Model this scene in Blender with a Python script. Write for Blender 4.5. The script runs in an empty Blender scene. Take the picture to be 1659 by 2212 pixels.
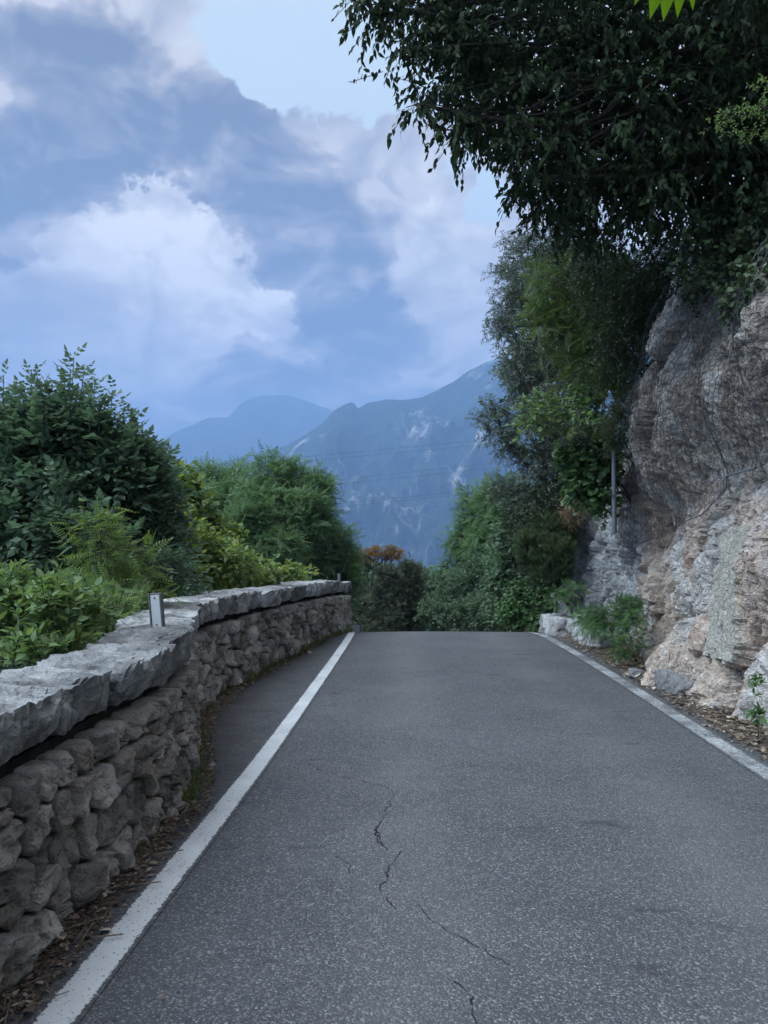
import bpy, math, random
import numpy as np
from mathutils import Vector, noise as mn

# ------------------------------------------------------------------ camera, sky, sun, exposure
sc = bpy.context.scene
COL = sc.collection
R = math.radians
FPX = 1661.0                      # focal length in units of a 1659 x 2212 picture
PITCH = math.atan(89 / FPX)
EYE = 1.5
cam_d = bpy.data.cameras.new('camera')
cam_d.sensor_fit = 'VERTICAL'
cam_d.sensor_height = 36.0
cam_d.lens = FPX / 2212 * 36.0
cam_d.clip_start = 0.05
cam_d.clip_end = 60000
cam = bpy.data.objects.new('camera', cam_d)
COL.objects.link(cam)
cam.location = (0, 0, EYE)
cam.rotation_euler = (R(90) + PITCH, 0, 0)
sc.camera = cam

SUN_AZ, SUN_EL = R(-114), R(50)    # azimuth from +Y clockwise: behind and to the left, behind cloud
EXPOSURE = 2.22


def pix_dir(u, v):
    a = (u - 829.5) / FPX
    b = (1106 - v) / FPX
    return np.array([a, math.cos(PITCH) - b * math.sin(PITCH), math.sin(PITCH) + b * math.cos(PITCH)])


def P(u, v, d):
    r = pix_dir(u, v)
    return np.array([r[0] / r[1] * d, d, EYE + r[2] / r[1] * d])


world = bpy.data.worlds.new('World')
sc.world = world
world.use_nodes = True


class NT:
    """tiny helper to write node trees"""
    def __init__(self, tree):
        self.t = tree
        self.n = tree.nodes
        self.n.clear()

    def new(self, typ, **kw):
        nd = self.n.new(typ)
        for k, v in kw.items():
            setattr(nd, k, v)
        return nd

    def link(self, a, b):
        self.t.links.new(a, b)

    def setin(self, sock, val):
        if hasattr(val, 'is_output'):
            self.link(val, sock)
        elif val is not None:
            sock.default_value = val

    def math(self, op, a, b=None, c=None, clamp=False):
        nd = self.new('ShaderNodeMath', operation=op, use_clamp=clamp)
        self.setin(nd.inputs[0], a)
        if b is not None:
            self.setin(nd.inputs[1], b)
        if c is not None:
            self.setin(nd.inputs[2], c)
        return nd.outputs[0]

    def vmath(self, op, a, b=None, scale=None):
        nd = self.new('ShaderNodeVectorMath', operation=op)
        self.setin(nd.inputs[0], a)
        if b is not None:
            self.setin(nd.inputs[1], b)
        if scale is not None:
            self.setin(nd.inputs[3], scale)
        return nd.outputs['Value'] if op in ('DOT_PRODUCT', 'LENGTH', 'DISTANCE') else nd.outputs[0]

    def smooth(self, x, a, b, lo=0.0, hi=1.0, kind='SMOOTHSTEP'):
        nd = self.new('ShaderNodeMapRange', interpolation_type=kind)
        self.setin(nd.inputs[0], x)
        for i, vv in enumerate((a, b, lo, hi)):
            self.setin(nd.inputs[1 + i], vv)
        return nd.outputs[0]

    def noise(self, vec, scale=1.0, detail=4.0, rough=0.55, lac=2.0, dist=0.0, color=False):
        nd = self.new('ShaderNodeTexNoise')
        self.setin(nd.inputs['Vector'], vec)
        nd.inputs['Scale'].default_value = scale
        nd.inputs['Detail'].default_value = detail
        nd.inputs['Roughness'].default_value = rough
        nd.inputs['Lacunarity'].default_value = lac
        nd.inputs['Distortion'].default_value = dist
        return nd.outputs['Color'] if color else nd.outputs[0]

    def voronoi(self, vec, scale=1.0, feature='F1', rand=1.0, out='Distance'):
        nd = self.new('ShaderNodeTexVoronoi', feature=feature)
        self.setin(nd.inputs['Vector'], vec)
        nd.inputs['Scale'].default_value = scale
        nd.inputs['Randomness'].default_value = rand
        return nd.outputs[out]

    def ramp(self, fac, stops, interp='LINEAR'):
        nd = self.new('ShaderNodeValToRGB')
        cr = nd.color_ramp
        cr.interpolation = interp
        while len(cr.elements) < len(stops):
            cr.elements.new(0.5)
        for e, (p, c) in zip(cr.elements, stops):
            e.position = p
            e.color = (c[0], c[1], c[2], 1)
        self.setin(nd.inputs[0], fac)
        return nd.outputs[0]

    def mix(self, fac, a, b, blend='MIX'):
        nd = self.new('ShaderNodeMix', data_type='RGBA', blend_type=blend)
        self.setin(nd.inputs[0], fac)
        self.setin(nd.inputs[6], a if hasattr(a, 'is_output') else (*a, 1))
        self.setin(nd.inputs[7], b if hasattr(b, 'is_output') else (*b, 1))
        return nd.outputs[2]

    def mapping(self, vec, scale=(1, 1, 1), loc=(0, 0, 0), rot=(0, 0, 0)):
        nd = self.new('ShaderNodeMapping')
        self.setin(nd.inputs[0], vec)
        nd.inputs['Scale'].default_value = scale
        nd.inputs['Location'].default_value = loc
        nd.inputs['Rotation'].default_value = rot
        return nd.outputs[0]


def srgb(r, g, b):
    f = lambda c: (c / 255 / 12.92) if c / 255 <= 0.04045 else ((c / 255 + 0.055) / 1.055) ** 2.4
    return (f(r), f(g), f(b))


def build_world():
    w = NT(world.node_tree)
    out = w.new('ShaderNodeOutputWorld')
    bg = w.new('ShaderNodeBackground')
    bg.inputs['Strength'].default_value = 0.05
    w.link(bg.outputs[0], out.inputs[0])
    sky = w.new('ShaderNodeTexSky', sky_type='NISHITA')
    sky.sun_disc = False
    sky.sun_elevation = SUN_EL
    sky.sun_rotation = SUN_AZ
    sky.air_density = 1.0
    sky.dust_density = 1.5
    sky.ozone_density = 1.5
    tc = w.new('ShaderNodeTexCoord')
    n = w.vmath('NORMALIZE', tc.outputs['Generated'])
    # domain warp so that the cloud masses get billowing outlines
    warp1 = w.noise(n, 3.2, 2, 0.5, color=True)
    warp1 = w.vmath('SCALE', w.vmath('SUBTRACT', warp1, (0.5, 0.5, 0.5)), scale=0.16)
    warp2 = w.noise(n, 9.0, 9, 0.64, color=True)
    warp2 = w.vmath('SCALE', w.vmath('SUBTRACT', warp2, (0.5, 0.5, 0.5)), scale=0.17)
    nw = w.vmath('NORMALIZE', w.vmath('ADD', w.vmath('ADD', n, warp1), warp2))

    def blob(u, v, rpx, vec=nw, soft=0.35):
        d = pix_dir(u, v)
        d = d / np.linalg.norm(d)
        dist = w.vmath('DISTANCE', vec, tuple(d))
        r = rpx / FPX
        return w.smooth(dist, r * (1 + soft), r * (1 - soft))

    def acc(terms):
        tot = None
        for wt, s in terms:
            m = w.math('MULTIPLY', s, wt)
            tot = m if tot is None else w.math('ADD', tot, m)
        return tot

    ns = w.vmath('MULTIPLY', n, (1.0, 1.0, 1.7))
    big = w.noise(ns, 3.0, 7, 0.55, dist=0.35)
    mid = w.noise(ns, 8.0, 9, 0.60, dist=0.5)
    fine = w.noise(ns, 24.0, 6, 0.6, dist=0.3)
    # openings of clear sky
    gap = acc([(1.0, blob(600, 40, 120)), (1.0, blob(700, 90, 130)), (0.9, blob(790, 190, 80)), (0.9, blob(520, -60, 130)),
               (0.95, blob(1090, 430, 60)), (0.7, blob(1000, 330, 40)), (0.8, blob(900, 60, 130)), (-0.7, blob(725, 40, 40)), (-0.35, blob(420, 10, 60))])
    gap = w.math('ADD', gap, w.math('MULTIPLY', w.math('SUBTRACT', mid, 0.5), 0.5))
    clear = w.smooth(gap, 0.35, 0.75)
    # pale far cloud
    lit = acc([(0.30, blob(300, 650, 190)), (0.22, blob(450, 600, 120)), (0.2, blob(350, 500, 90)), (0.25, blob(520, 690, 70, soft=0.2)), (0.2, blob(980, 520, 100)),
               (-0.15, blob(90, 760, 150)), (-0.2, blob(300, 860, 260, soft=0.7))])
    lit = w.math('ADD', lit, w.math('ADD', w.math('MULTIPLY', w.math('SUBTRACT', big, 0.5), 0.5), w.math('MULTIPLY', w.math('SUBTRACT', mid, 0.5), 0.7)))
    off = w.noise(w.vmath('ADD', ns, (-0.02, 0.0, 0.036)), 8.0, 9, 0.60, dist=0.5)
    relief = w.math('SUBTRACT', mid, off)
    lit = w.math('ADD', w.math('ADD', lit, w.math('MULTIPLY', relief, 1.6)), 0.42)
    pale = w.ramp(lit, [(0.0, (2.5, 2.4, 2.2)), (0.4, (3.6, 3.4, 3.1)), (0.75, (4.9, 4.65, 4.2)), (1.0, (6.2, 5.9, 5.3))])
    # nearer shaded masses
    dk = acc([(0.34, blob(230, 250, 160)), (0.34, blob(420, 330, 160)), (0.32, blob(560, 420, 150)), (0.34, blob(660, 560, 150)), (0.34, blob(740, 690, 150)), (0.46, blob(110, 450, 130)), (0.25, blob(40, 360, 90)),
              (0.30, blob(820, 470, 130)), (0.30, blob(560, 800, 120)), (0.30, blob(800, 800, 170)), (0.24, blob(330, 900, 200, soft=0.6)), (0.26, blob(120, 150, 110)), (0.2, blob(620, 290, 120)), (0.16, blob(380, 130, 120)),
              (-0.42, blob(300, 640, 170)), (-0.30, blob(450, 600, 90)), (-0.34, blob(90, 700, 120)), (-0.30, blob(340, 490, 60)), (-0.32, blob(520, 690, 60)), (-0.20, blob(400, 40, 120)), (-0.28, blob(980, 520, 90)), (-0.20, blob(900, 600, 70)), (-0.3, blob(1050, 420, 80))])
    dk = w.math('ADD', dk, w.math('ADD', w.math('MULTIPLY', w.math('SUBTRACT', big, 0.5), 0.7), w.math('ADD', w.math('MULTIPLY', w.math('SUBTRACT', mid, 0.5), 1.1), w.math('MULTIPLY', w.math('SUBTRACT', fine, 0.5), 0.3))))
    mask = w.smooth(dk, 0.02, 0.26)
    tone = w.math('ADD', w.math('MULTIPLY', relief, 3.6), w.math('ADD', w.math('MULTIPLY', w.math('SUBTRACT', fine, 0.5), 0.35), w.smooth(dk, 0.05, 0.75, 0.72, 0.20)))
    shade = w.ramp(tone, [(0.0, (0.95, 0.95, 0.9)), (0.4, (1.7, 1.6, 1.45)), (0.75, (2.8, 2.55, 2.25)), (1.0, (4.2, 3.85, 3.4))])
    cloud = w.mix(mask, pale, shade)
    blue = w.mix(0.25, (4.4, 4.9, 4.4), w.vmath('SCALE', sky.outputs[0], scale=1.5))
    col = w.mix(clear, cloud, blue)
    w.link(col, bg.inputs['Color'])


build_world()
world.cycles.sampling_method = 'MANUAL'
world.cycles.sample_map_resolution = 512

sun_d = bpy.data.lights.new('sun', 'SUN')
sun_d.energy = 1.5
sun_d.angle = R(60)
sun_d.color = (0.73, 0.88, 1.0)
sun = bpy.data.objects.new('sun', sun_d)
COL.objects.link(sun)
_sd = Vector((math.sin(SUN_AZ) * math.cos(SUN_EL), math.cos(SUN_AZ) * math.cos(SUN_EL), math.sin(SUN_EL)))
sun.rotation_euler = _sd.to_track_quat('Z', 'Y').to_euler()
sun.location = (-20, -10, 30)

sc.view_settings.view_transform = 'Standard'
sc.view_settings.look = 'None'
sc.view_settings.exposure = EXPOSURE
sc.view_settings.gamma = 1.0
sc.view_settings.use_curve_mapping = False
sc.render.engine = 'CYCLES'
cy = sc.cycles
cy.use_denoising = True
try:
    cy.denoiser = 'OPENIMAGEDENOISE'
except Exception:
    pass
cy.max_bounces = 4
cy.diffuse_bounces = 2
cy.glossy_bounces = 2
cy.transmission_bounces = 3
cy.transparent_max_bounces = 8
cy.volume_bounces = 1
cy.caustics_reflective = False
cy.caustics_refractive = False
cy.use_adaptive_sampling = True
cy.adaptive_threshold = 0.015

rng = np.random.default_rng(7)
random.seed(7)


# ------------------------------------------------------------------ object helpers
def fast_mesh(name, verts, faces, attrs=None, uv=None, smooth=False):
    """faces: (M,3) or (M,4) int array"""
    verts = np.asarray(verts, dtype=np.float32)
    faces = np.asarray(faces, dtype=np.int32)
    me = bpy.data.meshes.new(name)
    k = faces.shape[1]
    me.vertices.add(len(verts))
    me.vertices.foreach_set('co', verts.ravel())
    me.loops.add(faces.size)
    me.loops.foreach_set('vertex_index', faces.ravel())
    me.polygons.add(len(faces))
    me.polygons.foreach_set('loop_start', np.arange(0, faces.size, k, dtype=np.int32))
    me.polygons.foreach_set('use_smooth', np.full(len(faces), smooth, dtype=bool))
    for an, data in (attrs or {}).items():
        at = me.attributes.new(an, 'FLOAT', 'POINT')
        at.data.foreach_set('value', np.asarray(data, dtype=np.float32))
    if uv is not None:
        ul = me.uv_layers.new(name='UVMap')
        ul.data.foreach_set('uv', np.asarray(uv, dtype=np.float32)[faces.ravel()].ravel())
    me.update(calc_edges=True)
    return me


def obj(name, me, mat=None, parent=None):
    o = bpy.data.objects.new(name, me)
    COL.objects.link(o)
    if mat is not None and me is not None and not me.materials:
        me.materials.append(mat)
    if parent is not None:
        o.parent = parent
    return o


def tag(o, label=None, cat=None, group=None, kind=None):
    if label:
        o['label'] = label
    if cat:
        o['category'] = cat
    if group:
        o['group'] = group
    if kind:
        o['kind'] = kind
    return o


def thing(name, label, cat, loc=(0, 0, 0), group=None):
    o = bpy.data.objects.new(name, None)
    COL.objects.link(o)
    o.location = tuple(loc)
    o.empty_display_size = 0.2
    return tag(o, label, cat, group, 'thing')


def grid_faces(nu, nv, flip=False):
    i = np.arange(nu - 1)[:, None] * nv + np.arange(nv - 1)[None, :]
    f = np.stack([i, i + nv, i + nv + 1, i + 1], -1).reshape(-1, 4)
    return f[:, ::-1] if flip else f


def unit(a):
    return a / np.maximum(np.linalg.norm(a, axis=-1, keepdims=True), 1e-9)


def tube(pts, rad, n=6):
    """tapered tube along points; returns verts, quads"""
    pts = np.asarray(pts, float)
    rad = np.broadcast_to(np.asarray(rad, float), (len(pts),))
    tan = np.gradient(pts, axis=0)
    tan = unit(tan)
    ref = np.array([0.31, 0.17, 0.93])
    if abs(np.dot(tan.mean(0), ref)) > 0.9 * np.linalg.norm(tan.mean(0)):
        ref = np.array([0.9, 0.3, 0.1])
    s = unit(np.cross(tan, ref))
    t = np.cross(tan, s)
    a = np.linspace(0, 2 * np.pi, n, endpoint=False)
    ring = pts[:, None] + rad[:, None, None] * (np.cos(a)[None, :, None] * s[:, None] + np.sin(a)[None, :, None] * t[:, None])
    v = ring.reshape(-1, 3)
    i = np.arange(len(pts) - 1)[:, None] * n
    j = np.arange(n)[None, :]
    f = np.stack([i + j, i + (j + 1) % n, i + n + (j + 1) % n, i + n + j], -1).reshape(-1, 4)
    return v, f


def prisms(a, b, r):
    """three sided rods between point arrays a and b (N,3)"""
    a = np.asarray(a, float)
    b = np.asarray(b, float)
    n = len(a)
    r = np.broadcast_to(np.asarray(r, float), (n,))[:, None]
    d = unit(b - a)
    ref = np.where(np.abs(d[:, 2:3]) > 0.9, np.array([[1.0, 0, 0]]), np.array([[0, 0, 1.0]]))
    s = unit(np.cross(d, ref))
    t = np.cross(d, s)
    vs = []
    for base in (a, b):
        for k in range(3):
            an = k * 2 * math.pi / 3
            vs.append(base + r * (math.cos(an) * s + math.sin(an) * t))
    v = np.stack(vs, 1).reshape(-1, 3)
    off = (np.arange(n) * 6)[:, None, None]
    f = np.array([[0, 1, 4, 3], [1, 2, 5, 4], [2, 0, 3, 5]])[None] + off
    return v, f.reshape(-1, 4)


def join(parts):
    vs, fs, o = [], [], 0
    for v, f in parts:
        vs.append(v)
        fs.append(f + o)
        o += len(v)
    return np.concatenate(vs), np.concatenate(fs)


# ------------------------------------------------------------------ materials
def new_mat(name):
    m = bpy.data.materials.new(name)
    m.use_nodes = True
    return m, NT(m.node_tree)


def finish(t, col, rough=0.9, bump=None, bump_d=0.01, bump_s=1.0, spec=0.3, metal=0.0):
    out = t.new('ShaderNodeOutputMaterial')
    b = t.new('ShaderNodeBsdfPrincipled')
    t.setin(b.inputs['Base Color'], col if hasattr(col, 'is_output') else (*col, 1))
    t.setin(b.inputs['Roughness'], rough)
    b.inputs['Specular IOR Level'].default_value = spec
    b.inputs['Metallic'].default_value = metal
    if bump is not None:
        bn = t.new('ShaderNodeBump')
        bn.inputs['Strength'].default_value = bump_s
        bn.inputs['Distance'].default_value = bump_d
        t.link(bump, bn.inputs['Height'])
        t.link(bn.outputs[0], b.inputs['Normal'])
    t.link(b.outputs[0], out.inputs[0])
    return b


def pos_node(t):
    return t.new('ShaderNodeNewGeometry').outputs['Position']


def asphalt_nodes(t):
    p = pos_node(t)
    stone = t.voronoi(p, 112.0, out='Color')
    sd = t.voronoi(p, 112.0)
    sepc = t.new('ShaderNodeSeparateColor')
    t.link(stone, sepc.inputs[0])
    pick = t.smooth(sepc.outputs[0], 0.35, 0.95)
    pick = t.math('MULTIPLY', pick, t.smooth(sd, 0.75, 0.25))
    bright = t.math('MULTIPLY', t.smooth(sepc.outputs[1], 0.94, 0.98), 0.32)
    patch = t.noise(p, 0.9, 5, 0.6)
    fine = t.noise(p, 38.0, 4, 0.7)
    tone = t.mix(t.smooth(patch, 0.3, 0.7), (0.073, 0.077, 0.086), (0.101, 0.105, 0.113))
    agg = t.mix(sepc.outputs[2], (0.19, 0.186, 0.19), (0.29, 0.275, 0.27))
    c = t.mix(pick, tone, agg)
    c = t.mix(bright, c, (0.6, 0.58, 0.55))
    c = t.mix(t.smooth(fine, 0.56, 0.74), c, (0.035, 0.034, 0.038))
    # wheel tracks worn paler, dirt gathering towards the edges
    sxyz = t.new('ShaderNodeSeparateXYZ')
    t.link(p, sxyz.inputs[0])
    xr = t.math('SUBTRACT', t.math('SUBTRACT', sxyz.outputs[0], 0.75), t.math('MULTIPLY', sxyz.outputs[1], 0.035))
    track = t.smooth(t.math('ABSOLUTE', t.math('SUBTRACT', t.math('ABSOLUTE', xr), 0.78)), 0.45, 0.05)
    c = t.mix(t.math('MULTIPLY', track, t.smooth(patch, 0.25, 0.7, 0.06, 0.22)), c, (0.23, 0.22, 0.22))
    dirt = t.math('MULTIPLY', t.smooth(t.math('ABSOLUTE', xr), 1.45, 2.5), t.smooth(t.noise(p, 3.0, 5, 0.65), 0.35, 0.65, 0.2, 0.75))
    c = t.mix(dirt, c, (0.075, 0.066, 0.06))
    blot = t.noise(p, 2.6, 6, 0.68)
    c = t.mix(t.smooth(blot, 0.56, 0.72, 0, 0.35), c, (0.055, 0.054, 0.06))
    # short dark scuffs and stains in the lane
    scuff = t.noise(t.mapping(p, (1.0, 3.2, 1.0), (3.1, 0.4, 0)), 1.3, 3, 0.5)
    c = t.mix(t.math('MULTIPLY', t.smooth(scuff, 0.63, 0.73), 0.5), c, (0.03, 0.03, 0.034))
    h = t.math('ADD', t.math('MULTIPLY', sd, -1.0), t.math('MULTIPLY', fine, 0.6))
    return p, c, h


def mat_asphalt():
    m, t = new_mat('asphalt')
    p, c, h = asphalt_nodes(t)
    finish(t, c, 0.85, h, 0.006, 0.9, spec=0.35)
    return m


def mat_line(name, wear):
    """white road paint: wear = 0 fresh .. 1 nearly gone; UV.x runs across the line"""
    m, t = new_mat(name)
    p, c, h = asphalt_nodes(t)
    uv = t.new('ShaderNodeUVMap').outputs[0]
    sx = t.new('ShaderNodeSeparateXYZ')
    t.link(uv, sx.inputs[0])
    edge = t.math('MULTIPLY', t.math('ABSOLUTE', t.math('SUBTRACT', sx.outputs[0], 0.5)), 2.0)
    chips = t.noise(p, 55.0, 5, 0.75)
    zones = t.noise(p, 2.2, 4, 0.6)
    pits = t.smooth(t.voronoi(p, 60.0), 0.34, 0.16)
    k = t.math('ADD', t.math('MULTIPLY', t.math('SUBTRACT', chips, 0.5), 2.4), t.math('MULTIPLY', t.math('SUBTRACT', zones, 0.5), 0.5))
    k = t.math('ADD', k, t.smooth(edge, 0.98, 0.66, -0.75, 0.42 - wear, 'LINEAR'))
    k = t.math('SUBTRACT', k, t.math('MULTIPLY', pits, 0.34))
    f = t.smooth(k, -0.03, 0.12)
    if wear > 0.3:
        f = t.math('MULTIPLY', t.smooth(k, -0.25, 0.35), t.smooth(zones, 0.30, 0.62, 0.22, 0.75))
    white = t.mix(t.smooth(zones, 0.3, 0.7), (0.62, 0.63, 0.63), (0.74, 0.75, 0.75))
    c2 = t.mix(f, c, white)
    finish(t, c2, 0.75, t.math('ADD', h, t.math('MULTIPLY', f, 0.3)), 0.005, 0.7, spec=0.35)
    return m


def mat_rock(name, dark, lightc, warm, scale=1.0, warm_amt=0.5, bump_d=0.03, rnd=False):
    m, t = new_mat(name)
    p = pos_node(t)
    if rnd:
        oi = t.new('ShaderNodeObjectInfo')
        off = t.vmath('SCALE', (3.1, 7.7, 5.3), scale=oi.outputs['Random'])
        p = t.vmath('ADD', p, off)
    p = t.vmath('SCALE', p, scale=scale)
    a = t.noise(p, 3.0, 8, 0.62, dist=0.4)
    b = t.noise(p, 14.0, 8, 0.68)
    f = t.noise(p, 60.0, 5, 0.7)
    v = t.voronoi(t.vmath('ADD', p, t.vmath('SCALE', t.noise(p, 8, 3, 0.6, color=True), scale=0.25)), 7.0, 'DISTANCE_TO_EDGE')
    base = t.mix(t.smooth(a, 0.32, 0.68), dark, lightc)
    wz = t.noise(p, 1.6, 5, 0.6)
    base = t.mix(t.math('MULTIPLY', t.smooth(wz, 0.42, 0.68), warm_amt), base, warm)
    base = t.mix(t.smooth(b, 0.55, 0.75, 0, 0.55), base, lightc)
    base = t.mix(t.smooth(b, 0.46, 0.28, 0, 0.7), base, tuple(x * 0.4 for x in dark))
    base = t.mix(t.smooth(f, 0.58, 0.78, 0, 0.5), base, tuple(x * 0.35 for x in dark))
    lich = t.noise(p, 5.5, 7, 0.7, dist=0.8)
    base = t.mix(t.smooth(lich, 0.54, 0.66, 0, 0.65), base, tuple(x * 0.45 for x in dark))
    base = t.mix(t.smooth(lich, 0.40, 0.30, 0, 0.5), base, tuple(min(0.85, x * 1.25) for x in lightc))
    if rnd:
        hs = t.new('ShaderNodeHueSaturation')
        t.link(base, hs.inputs['Color'])
        t.setin(hs.inputs['Value'], t.smooth(oi.outputs['Random'], 0, 1, 0.6, 1.35, 'LINEAR'))
        base = hs.outputs[0]
    pit = t.smooth(t.voronoi(t.vmath('ADD', p, t.vmath('SCALE', t.noise(p, 20, 3, 0.6, color=True), scale=0.06)), 38.0), 0.05, 0.45)
    base = t.mix(t.smooth(pit, 0.25, 0.0, 0, 0.5), base, tuple(x * 0.3 for x in dark))
    h = t.math('ADD', t.math('MULTIPLY', b, 1.2), t.math('ADD', t.math('MULTIPLY', f, 0.5), t.math('MULTIPLY', pit, 0.3)))
    finish(t, base, 0.92, h, bump_d, 1.0, spec=0.2)
    return m


def mat_cliff():
    m, t = new_mat('cliff_limestone')
    p = pos_node(t)
    sx = t.new('ShaderNodeSeparateXYZ')
    t.link(p, sx.inputs[0])
    wv = t.vmath('SCALE', t.vmath('SUBTRACT', t.noise(p, 2.5, 4, 0.6, color=True), (0.5, 0.5, 0.5)), scale=0.5)
    pw = t.vmath('ADD', p, wv)
    big = t.noise(t.mapping(pw, (1, 1, 0.45)), 1.1, 6, 0.6)
    midn = t.noise(t.mapping(pw, (1, 1, 0.6)), 4.5, 8, 0.65)
    fine = t.noise(p, 26.0, 7, 0.7)
    vfine = t.noise(p, 90.0, 4, 0.7)
    cr = t.voronoi(t.vmath('ADD', p, t.vmath('SCALE', t.noise(p, 6, 4, 0.65, color=True), scale=0.35)), 5.5, 'DISTANCE_TO_EDGE')
    cr2 = t.voronoi(t.vmath('ADD', p, t.vmath('SCALE', t.noise(p, 18, 3, 0.65, color=True), scale=0.14)), 15.0, 'DISTANCE_TO_EDGE')
    tan = t.mix(t.smooth(midn, 0.3, 0.7), (0.50, 0.37, 0.29), (0.86, 0.72, 0.61))
    white = t.mix(t.smooth(midn, 0.35, 0.65), (0.62, 0.57, 0.53), (0.87, 0.82, 0.77))
    grey = t.mix(t.smooth(midn, 0.3, 0.7), (0.34, 0.345, 0.355), (0.68, 0.68, 0.69))
    c = t.mix(t.smooth(big, 0.46, 0.58), tan, white)
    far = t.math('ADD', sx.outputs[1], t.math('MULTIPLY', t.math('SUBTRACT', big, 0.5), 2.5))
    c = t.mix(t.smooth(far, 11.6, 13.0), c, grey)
    # old weathered crust higher on the face, freshly broken stone below
    up = t.math('ADD', sx.outputs[2], t.math('MULTIPLY', t.math('SUBTRACT', midn, 0.5), 2.2))
    crust = t.mix(t.smooth(fine, 0.35, 0.65), (0.19, 0.155, 0.13), (0.52, 0.455, 0.40))
    c = t.mix(t.math('MULTIPLY', t.smooth(up, 2.0, 2.7), t.smooth(big, 0.66, 0.46, 0.25, 0.85)), c, crust)
    streak = t.noise(t.mapping(pw, (2.6, 2.6, 0.28)), 1.5, 6, 0.6)
    c = t.mix(t.smooth(streak, 0.56, 0.66, 0, 0.8), c, white)
    rust = t.noise(pw, 2.0, 5, 0.6)
    c = t.mix(t.smooth(rust, 0.60, 0.75, 0, 0.6), c, (0.30, 0.19, 0.12))
    c = t.mix(t.smooth(fine, 0.42, 0.27, 0, 0.6), c, (0.10, 0.088, 0.078))
    c = t.mix(t.smooth(fine, 0.54, 0.70, 0, 0.6), c, (0.83, 0.76, 0.70))
    c = t.mix(t.smooth(cr2, 0.03, 0.0, 0, 0.35), c, (0.06, 0.055, 0.05))
    sla = t.new('ShaderNodeAttribute', attribute_name='slab')
    slc = t.mix(t.smooth(fine, 0.3, 0.7), (0.44, 0.42, 0.35), (0.68, 0.66, 0.58))
    c = t.mix(t.math('MULTIPLY', sla.outputs['Fac'], 0.85), c, slc)
    h = t.math('ADD', t.math('MULTIPLY', fine, 1.0), t.math('ADD', t.math('MULTIPLY', vfine, 0.22),
        t.math('ADD', t.math('MULTIPLY', t.smooth(cr, 0.0, 0.10), 0.6), t.math('MULTIPLY', t.smooth(cr2, 0.0, 0.12), 0.3))))
    finish(t, c, 0.92, h, 0.028, 1.0, spec=0.2)
    return m


LEAF_GAIN = 2.6


def mat_leaf(name, a, b, accent=None, rough=0.5, trans=0.4, spec=0.35):
    """leaf green between a and b by the leaf's own tint; a few leaves take the accent"""
    m, t = new_mat(name)
    a = tuple(x * LEAF_GAIN for x in a)
    b = tuple(x * LEAF_GAIN for x in b)
    at = t.new('ShaderNodeAttribute', attribute_name='tint')
    f = at.outputs['Fac']
    c = t.mix(f, a, b)
    if accent is not None:
        c = t.mix(t.smooth(f, 0.93, 0.97), c, accent)
    p = pos_node(t)
    c = t.mix(t.smooth(t.noise(p, 1.4, 3, 0.5), 0.35, 0.7, 0.0, 0.35), c, tuple(x * 0.6 for x in a))
    out = t.new('ShaderNodeOutputMaterial')
    pb = t.new('ShaderNodeBsdfPrincipled')
    t.link(c, pb.inputs['Base Color'])
    pb.inputs['Roughness'].default_value = rough
    pb.inputs['Specular IOR Level'].default_value = spec
    tr = t.new('ShaderNodeBsdfTranslucent')
    hs = t.new('ShaderNodeHueSaturation')
    hs.inputs['Saturation'].default_value = 1.25
    hs.inputs['Value'].default_value = 1.3
    hs.inputs['Hue'].default_value = 0.485
    t.link(c, hs.inputs['Color'])
    t.link(hs.outputs[0], tr.inputs['Color'])
    mx = t.new('ShaderNodeMixShader')
    mx.inputs[0].default_value = trans
    t.link(pb.outputs[0], mx.inputs[1])
    t.link(tr.outputs[0], mx.inputs[2])
    t.link(mx.outputs[0], out.inputs[0])
    return m


def mat_bark(name, a, b):
    m, t = new_mat(name)
    p = pos_node(t)
    n = t.noise(t.mapping(p, (1, 1, 0.25)), 24.0, 6, 0.65)
    finish(t, t.mix(t.smooth(n, 0.3, 0.7), a, b), 0.9, n, 0.01, 0.8, spec=0.2)
    return m


def mat_soil():
    m, t = new_mat('leaf_mould_soil')
    p = pos_node(t)
    a = t.noise(p, 9.0, 6, 0.65)
    b = t.noise(p, 60.0, 5, 0.7)
    c = t.mix(t.smooth(a, 0.3, 0.7), (0.085, 0.065, 0.052), (0.19, 0.155, 0.13))
    c = t.mix(t.smooth(b, 0.6, 0.75, 0, 0.7), c, (0.20, 0.165, 0.135))
    finish(t, c, 0.95, b, 0.015, 1.0, spec=0.15)
    return m


def mat_litter():
    m, t = new_mat('dry_leaf')
    at = t.new('ShaderNodeAttribute', attribute_name='tint')
    c = t.ramp(at.outputs['Fac'], [(0.0, (0.06, 0.042, 0.03)), (0.4, (0.15, 0.108, 0.078)), (0.7, (0.29, 0.22, 0.16)), (0.9, (0.48, 0.39, 0.29)), (1.0, (0.62, 0.55, 0.46))])
    finish(t, c, 0.8, spec=0.2)
    return m


def mat_plain(name, col, rough=0.6, metal=0.0, var=0.15, scale=30, spec=0.4):
    m, t = new_mat(name)
    p = pos_node(t)
    n = t.noise(p, scale, 5, 0.65)
    c = t.mix(t.smooth(n, 0.3, 0.75), tuple(x * (1 - var) for x in col), tuple(min(1, x * (1 + var)) for x in col))
    finish(t, c, rough, n, 0.002, 0.3, spec=spec, metal=metal)
    return m


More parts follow.
